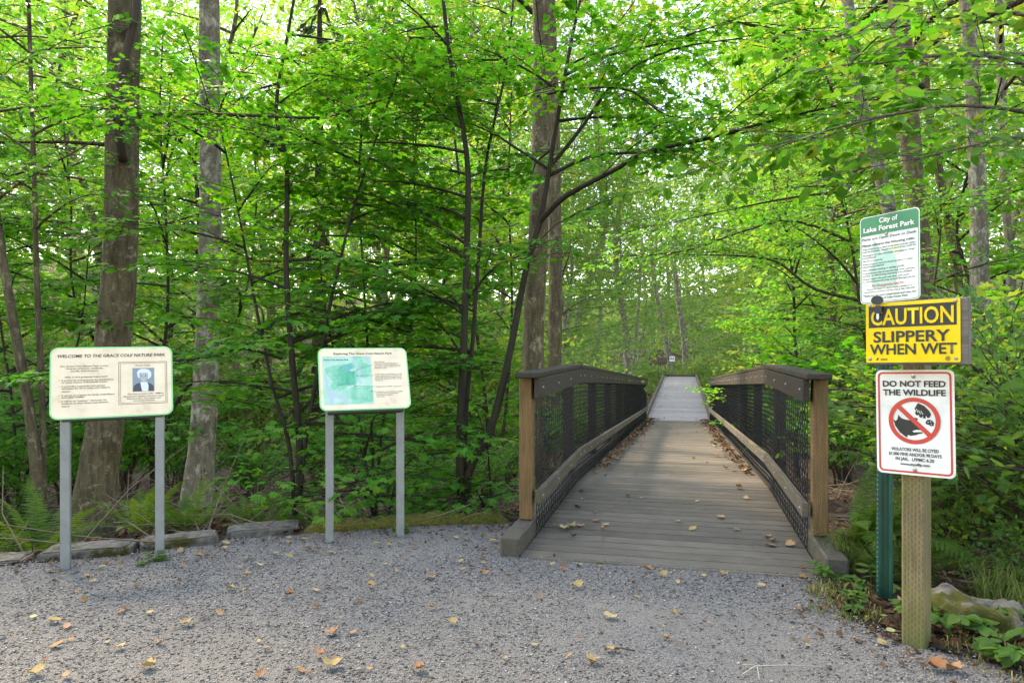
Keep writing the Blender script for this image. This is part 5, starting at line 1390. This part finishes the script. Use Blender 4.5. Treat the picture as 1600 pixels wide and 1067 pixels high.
for i in range(620):
    x = rg.uniform(-6, 5.5); y = 4.6 + 5 * rg.random() ** 1.3
    if sd_pad(np.array([x]), np.array([y]))[1][0]: continue
    st_ = bridge_st(x, y)
    if st_[0] > -.5 and -.5 < st_[1] < BW + .5: continue
    L = rg.uniform(.25, 1.1); a = rg.uniform(0, 6.28); e = abs(rg.normal(0, .35)); z = ghs(x, y) + .02
    d = np.array([math.cos(a) * math.cos(e), math.sin(a) * math.cos(e), math.sin(e)])
    p0 = np.array([x, y, z]); pts = [p0, p0 + d * L * .5 + rg.normal(0, .03, 3), p0 + d * L + rg.normal(0, .05, 3)]
    if min(bridge_st(*pts[2][:2])[1], 9) > -.3 and bridge_st(*pts[2][:2])[1] < BW + .3 and pts[2][1] > 4: continue
    tb.tube(pts, [.006, .004, .002], 4, cap=False)
tag(obj('fallen_twigs', tb.mesh('fallen_twigs', M['dead_twig'], True)), 'tangle of dead brown twigs on the forest floor', 'twigs', kind='stuff')

DRYMAPLE = leaf_tpl([(-128, .40), (-84, .54), (-42, .58), (0, .66), (42, .58), (84, .54), (128, .40)], [.40, .46, .47, .47, .46, .40])
def leaf_piece(seed, kind, curl):
    rg_ = np.random.default_rng(seed)
    if kind == 'maple':
        V, T = DRYMAPLE; V = V.copy() * np.array([1, 1, 1]); V[1:, :2] += rg_.normal(0, .035, (len(V) - 1, 2))
    else:
        V, T = OVATE; V = V.copy(); V[:, 0] *= 1.15
    V[:, 1] -= .45
    V[:, 2] = curl * (V[:, 0] ** 2 * rg_.uniform(.6, 2.0) + V[:, 1] ** 2 * rg_.uniform(.2, 1.0)) + rg_.normal(0, .02, len(V))
    V[:, 2] -= V[:, 2].min()
    return V, T
DRY = {}
for c_ in ('yellow', 'tan', 'orange', 'brown', 'green'):
    DRY[c_] = []
    for i in range(4):
        V, T = leaf_piece(300 + i, 'oval' if i < 2 else 'maple', [.5, 1.1, .7, 1.2][i])
        DRY[c_].append((('oval', 'oval', 'lobed', 'lobed')[i], ('flat', 'curled', 'flat', 'curled')[i], trimesh('fallen_leaf', V, T, M['dry_' + c_], None, False)))
rl_ = random.Random(23)
WORD = {'yellow': 'yellow', 'tan': 'tan', 'orange': 'orange', 'brown': 'dark brown', 'green': 'pale green'}
def fallen(x, y, z, size, c_, where, kind=None, tilt=0.12, px=0, py=0):
    sh, cu, me = DRY[c_][kind if kind is not None else rl_.randrange(4)]
    o = obj('fallen_leaf', me, None, (x, y, z), Euler((px + rl_.gauss(0, tilt), py + rl_.gauss(0, tilt), rl_.uniform(0, 6.28)), 'XYZ'), (size, size * rl_.uniform(.75, 1.1), size))
    lab = f'{cu} {WORD[c_]} {sh} fallen leaf {where}'
    tag(o, lab, 'leaf', lab.replace('leaf', 'leaves'))
    return o
# leaves that stand out in the photograph, by their spot on the gravel
def gpos(px, py):
    Y_ = CAMH * FPX / (py - HY); return (px - HX) / FPX * Y_, Y_
spots = [(88, 1012, 'tan', 0, .16, 'at the lower left of the path'), (52, 967, 'green', 0, .10, 'at the lower left of the path'), (85, 974, 'yellow', 1, .16, 'at the lower left of the path'), (55, 1057, 'yellow', 3, .14, 'at the lower left corner'), (104, 1060, 'orange', 2, .10, 'at the lower left corner'),
         (74, 894, 'yellow', 0, .10, 'beside the left post of the welcome board'), (64, 874, 'yellow', 1, .08, 'on the first edging stone'), (160, 889, 'green', 1, .11, 'between the posts of the welcome board'), (145, 911, 'tan', 2, .08, 'between the posts of the welcome board'), (100, 903, 'orange', 0, .06, 'below the left post of the welcome board'),
         (235, 960, 'yellow', 0, .10, 'in the middle of the left half of the path'), (290, 979, 'yellow', 3, .13, 'in the middle of the left half of the path'), (232, 1046, 'yellow', 3, .15, 'at the bottom edge of the path'), (310, 872, 'orange', 3, .12, 'in front of the third edging stone'), (332, 874, 'orange', 1, .10, 'in front of the third edging stone'),
         (285, 886, 'orange', 0, .09, 'right of the welcome board post'), (353, 851, 'yellow', 2, .11, 'in front of the third edging stone'), (382, 876, 'yellow', 1, .10, 'left of the map board'), (406, 886, 'green', 1, .12, 'left of the map board'), (376, 889, 'tan', 2, .08, 'left of the map board'), (432, 868, 'yellow', 1, .12, 'left of the map board'), (452, 872, 'yellow', 1, .13, 'left of the map board'),
         (452, 842, 'green', 0, .10, 'beside the left post of the map board'), (451, 849, 'tan', 2, .09, 'beside the left post of the map board'), (475, 844, 'yellow', 0, .09, 'beside the left post of the map board'), (500, 840, 'orange', 1, .14, 'beside the left post of the map board'),
         (452, 933, 'orange', 3, .13, 'in the middle of the path'), (494, 925, 'yellow', 0, .11, 'in the middle of the path'), (519, 866, 'yellow', 0, .13, 'in front of the map board'), (540, 864, 'yellow', 1, .09, 'in front of the map board'), (588, 852, 'yellow', 1, .12, 'in front of the map board'), (607, 854, 'yellow', 2, .10, 'in front of the map board'), (624, 852, 'yellow', 2, .10, 'in front of the map board'),
         (653, 855, 'yellow', 0, .07, 'in front of the mossy log'), (618, 838, 'orange', 2, .09, 'beside the right post of the map board'), (712, 842, 'green', 0, .12, 'in front of the mossy log'), (728, 845, 'yellow', 1, .11, 'in front of the mossy log'), (742, 826, 'orange', 2, .11, 'in front of the mossy log'), (771, 848, 'yellow', 1, .15, 'left of the bridge kerb'), (752, 855, 'yellow', 0, .09, 'left of the bridge kerb'),
         (720, 880, 'yellow', 1, .12, 'in front of the bridge kerb'), (756, 882, 'yellow', 0, .10, 'in front of the bridge kerb'), (724, 893, 'yellow', 1, .12, 'in front of the bridge kerb'), (675, 905, 'tan', 1, .13, 'in the middle of the path'), (602, 884, 'yellow', 0, .08, 'in the middle of the path'), (620, 895, 'orange', 0, .07, 'in the middle of the path'),
         (906, 885, 'green', 0, .11, 'at the front edge of the deck'), (940, 888, 'green', 0, .11, 'at the front edge of the deck'), (863, 885, 'tan', 1, .10, 'at the front edge of the deck'), (880, 891, 'orange', 2, .10, 'at the front edge of the deck'), (1012, 893, 'orange', 3, .13, 'at the front edge of the deck'), (1035, 902, 'yellow', 3, .12, 'at the front edge of the deck'), (1098, 904, 'yellow', 2, .11, 'at the front edge of the deck'), (1133, 902, 'yellow', 3, .12, 'at the front edge of the deck'),
         (901, 920, 'yellow', 3, .15, 'on the gravel below the deck'), (953, 967, 'yellow', 2, .15, 'on the gravel below the deck'), (1190, 918, 'yellow', 1, .11, 'on the gravel below the deck'), (1052, 962, 'yellow', 3, .09, 'on the gravel below the deck'), (520, 993, 'orange', 3, .14, 'in the middle of the path'), (515, 1045, 'yellow', 3, .17, 'at the bottom edge of the path'), (655, 1050, 'orange', 3, .13, 'at the bottom edge of the path'),
         (925, 1037, 'yellow', 3, .13, 'at the bottom edge of the path'), (905, 1005, 'orange', 0, .06, 'at the bottom edge of the path'), (790, 1032, 'tan', 0, .06, 'at the bottom edge of the path'), (705, 977, 'yellow', 3, .11, 'in the middle of the path'), (675, 953, 'tan', 3, .11, 'in the middle of the path'), (500, 1028, 'orange', 3, .14, 'at the bottom edge of the path'),
         (1378, 1008, 'yellow', 0, .12, 'beside the timber sign post'), (1392, 996, 'green', 1, .12, 'beside the timber sign post'), (1462, 1048, 'orange', 3, .18, 'below the timber sign post'), (1492, 1050, 'orange', 3, .14, 'below the timber sign post'), (1382, 972, 'green', 1, .10, 'beside the timber sign post'), (1398, 952, 'orange', 3, .14, 'at the foot of the green post'), (1412, 945, 'orange', 3, .14, 'at the foot of the green post'), (1256, 908, 'tan', 3, .13, 'right of the deck corner'), (1255, 893, 'brown', 3, .08, 'on the corner of the deck')]
for (px, py, c_, k_, sz, wh) in spots:
    x, y = gpos(px, py)
    _, ins, _ = sd_pad(np.array([x]), np.array([y]))
    s_, t_ = bridge_st(x, y)
    z = .014 if ins[0] else ghs(x, y) + .03
    if s_ > -.06 and 0 < t_ < BW: z = zd(s_) + .012
    fallen(x, y, z, sz * .47, c_, 'lying ' + wh, k_)
for i in range(150):
    px, py = rl_.uniform(0, 1290), 832 + 230 * rl_.random() ** 1.9
    x, y = gpos(px, py)
    if not sd_pad(np.array([x]), np.array([y]))[1][0] or bridge_st(x, y)[0] > -.06 and bridge_st(x, y)[1] > -.2: continue
    c_ = rl_.choices(['yellow', 'tan', 'orange', 'brown'], [3, 4, 4, 2])[0]
    fallen(x, y, .012, rl_.uniform(.018, .05), c_, 'small and crumbled on the gravel', None, .25)
# leaves on the deck
for i in range(105):
    s_ = .4 + 15 * rl_.random() ** 1.5
    if rl_.random() < .6: t_ = rl_.choice([0, 1]); t_ = .05 + abs(rl_.gauss(0, .14)) if t_ == 0 else BW - .05 - abs(rl_.gauss(0, .16))
    else: t_ = rl_.uniform(.1, BW - .1)
    p = BP(s_, t_, .008)
    c_ = rl_.choices(['yellow', 'tan', 'orange', 'brown'], [2, 3, 2, 4])[0]
    fallen(p.x, p.y, p.z, rl_.uniform(.03, .085), c_, 'scattered on the bridge deck', None, .15, pitch(s_))
for i in range(36):
    s_ = S2 + 1 + 15 * rl_.random(); t_ = rl_.choice([.12, BW - .12]) + rl_.gauss(0, .22); t_ = min(max(t_, .08), BW - .08)
    p = BP(s_, t_, .008); fallen(p.x, p.y, p.z, rl_.uniform(.07, .12), rl_.choice(['yellow', 'tan']), 'on the pale far boardwalk', 0, .08, pitch(s_))
for side, nm in ((0, 'left'), (1, 'right')):
    lv = Leaves(); n = 1000
    s_ = 3.4 + 12.6 * rg.random(n) ** .8; off = np.abs(rg.normal(0, .085, n)) * (.5 + s_ / 14) + .03
    t_ = off if side == 0 else BW - off
    pos = np.array([tuple(BP(a, b, .006)) for a, b in zip(s_, t_)]); pos[:, 2] += rg.uniform(0, .02, n)
    lv.add(pos, np.c_[rg.normal(0, 1, n), rg.normal(0, 1, n), rg.normal(0, .2, n)], np.c_[rg.normal(0, .4, n), rg.normal(0, .4, n), np.ones(n)], rg.uniform(.03, .075, n), np.clip(rg.beta(2, 2, n), 0, 1))
    tag(obj('leaf_litter', lv.mesh('leaf_litter', OVATE, M['litter'])), f'brown leaf litter drifted along the foot of the {nm} railing', 'leaf litter', kind='stuff')

lv = Leaves(); n = 9000
x = rg.uniform(-3.6, 2.2, n); y = rg.uniform(2.6, 5.4, n); _, ins, dd = sd_pad(x, y)
k_ = ins & (rg.random(n) < np.exp(-dd / .22) * .8) & ~((((x - BO.x) * AXV.x + (y - BO.y) * AXV.y) > -.03) & (((x - BO.x) * RTV.x + (y - BO.y) * RTV.y) > -.16))
x, y = x[k_], y[k_]; n = len(x)
lv.add(np.c_[x, y, .008 + rg.uniform(0, .012, n)], np.c_[rg.normal(0, 1, n), rg.normal(0, 1, n), rg.normal(0, .2, n)], np.c_[rg.normal(0, .3, n), rg.normal(0, .3, n), np.ones(n)], rg.uniform(.015, .05, n), np.clip(rg.beta(1.6, 2.0, n), 0, 1))
tag(obj('leaf_litter', lv.mesh('leaf_litter', QUAD, M['litter'])), 'brown leaf crumbs mixed into the gravel along the wood edge', 'leaf litter', kind='stuff')

# dry grass tuft and weeds at the right deck corner
def grass_tuft(name, x, y, n, h, r, label, green=.3, seed=1):
    rg_ = np.random.default_rng(seed); tb = TB()
    for i in range(n):
        a = rg_.uniform(0, 6.28); rr = r * math.sqrt(rg_.random()); p = np.array([x + math.cos(a) * rr, y + math.sin(a) * rr, 0.0]); p[2] = max(0, ghs(p[0], p[1])) 
        b = rg_.uniform(0, 6.28); hh = h * rg_.uniform(.4, 1.1); l = hh * rg_.uniform(.4, 1.3)
        d = np.array([math.cos(b), math.sin(b), 0]); w = np.array([-d[1], d[0], 0]) * .0022
        q = p + d * l * .4 + [0, 0, hh * .8]; e = p + d * l + [0, 0, hh * .55]
        tb.add([p - w, p + w, q + w, q - w, e], [(0, 1, 2), (0, 2, 3), (3, 2, 4)], 0.1 if rg_.random() < green else rg_.uniform(.4, 1))
    return tag(obj(name, tb.mesh(name, M['grass'])), label, 'grass', kind='stuff')
grass_tuft('dry_grass', 1.74, 3.66, 200, .07, .15, 'grass tuft half dry at the right deck corner', .5, 1)
grass_tuft('dry_grass', 1.66, 3.42, 160, .05, .18, 'thin grass between the gravel and the green post', .6, 2)
grass_tuft('dry_grass', 2.15, 2.85, 200, .06, .30, 'dry grass below the boulder', .4, 3)
grass_tuft('green_grass', 1.98, 4.12, 130, .26, .08, 'green grass tuft beside the right kerb block', .9, 4)
grass_tuft('green_grass', 2.75, 3.45, 500, .22, .35, 'green grass behind the boulder', .9, 5)
def weed(x, y, n, h, size, label, seed, key='weed', tpl=OVATE, mat='shrub', z=None):
    rg_ = np.random.default_rng(seed); b = np.array([x, y, max(-.02, ghs(x, y)) if z is None else z])
    root = tag(empty('weed', tuple(b)), label, 'weed', 'weeds at the path edge'); tb = TB(); lv = Leaves()
    for i in range(n):
        a = rg_.uniform(0, 6.28); L = h * rg_.uniform(.7, 1.3); e = R(rg_.uniform(30, 75))
        pts = np.array([[math.cos(a) * math.cos(e) * L * t, math.sin(a) * math.cos(e) * L * t, math.sin(e) * L * (t - .3 * t * t)] for t in np.linspace(0, 1, 5)])
        tb.tube(pts, .002, 3, cap=False)
        for t in (2, 3, 4):
            for sd in (-1, 1, 0):
                if sd == 0 and t < 4: continue
                aa = a + sd * 1.0
                lv.add(pts[[t]], np.array([[math.cos(aa), math.sin(aa), -.15 + rg_.normal(0, .15)]]), np.array([[rg_.normal(0, .25), rg_.normal(0, .25), 1]]), np.array([size * rg_.uniform(.7, 1.2)]), np.array([rg_.uniform(.3, .8)]))
    obj('stems', tb.mesh('stems', M['fern']), root); o = obj('leaves', lv.mesh('leaves', tpl, M[mat]), root); o['kind'] = 'stuff'
for i, (px, py, n, h, sz, lab) in enumerate([(1362, 918, 5, .16, .075, 'broad-leaved weed left of the green post'), (1330, 948, 4, .12, .06, 'small weed in the dry grass'), (1290, 905, 6, .12, .055, 'low weed at the right deck corner'), (1480, 985, 5, .15, .085, 'leafy weed right of the timber sign post'), (1530, 975, 6, .18, .09, 'leafy weed in front of the boulder'),
                                             (1580, 1000, 7, .20, .09, 'leafy weed below the boulder at the right edge'), (1590, 1045, 6, .15, .09, 'weed in the bottom right corner'), (1425, 958, 3, .1, .06, 'small weed between the two sign posts'), (243, 880, 5, .12, .05, 'small green weed at the right post of the welcome board'), (628, 836, 3, .14, .07, 'small weed beside the right post of the map board')]):
    Y_ = CAMH * FPX / (py - HY); weed((px - HX) / FPX * Y_, Y_, n, h, sz, lab, 400 + i)

# pale twigs on the gravel and pale leaves caught on the rules sign
tb = TB(); f_ = lambda px, py, z=.012: (*gpos(px, py), z)
tb.tube([f_(1160, 1058), f_(1180, 1048, .02), f_(1230, 1047, .022), f_(1290, 1046)], [.003, .003, .0025, .0015], 5)
tb.tube([f_(1183, 1048, .02), f_(1187, 1066)], .002, 4); tb.tube([f_(1160, 1042), f_(1180, 1046, .02)], .002, 4)
tag(obj('pale_twig', tb.mesh('pale_twig', mat_plain('bleached_twig', (.34, .31, .26), .8), True)), 'bleached forked twig on the gravel at the bottom right', 'twig')
tb = TB(); tb.tube([f_(945, 1018), f_(970, 1019, .02), f_(993, 1021)], .003, 5)
tag(obj('brown_twig', tb.mesh('brown_twig', M['twig'], True)), 'short dark twig on the gravel below the deck', 'twig')
M['leaf_pale'] = mat_plain('pale_leaf_underside', (.50, .56, .56), .6)
base = Vector((1.932, 3.499, 1.785)); ry_ = Matrix.Rotation(-R(58), 4, 'Z')
for i, (dx, dz, a, s_) in enumerate(((.005, .238, 70, .085), (-.02, .262, 120, .08))):
    V, T = leaf_piece(500 + i, 'oval', .6)
    o = obj('pale_leaf', trimesh('pale_leaf', V, T, M['leaf_pale']), None); o.matrix_world = Matrix.Translation(base) @ ry_ @ Matrix.Translation((dx, .0, dz)) @ Matrix.Rotation(R(a), 4, 'Z') @ Matrix.Rotation(R(15), 4, 'X') @ Matrix.Scale(s_, 4)
    tag(o, ('pale upturned leaf resting on top of the rules sign', 'second pale leaf above the one on the rules sign')[i], 'leaf')
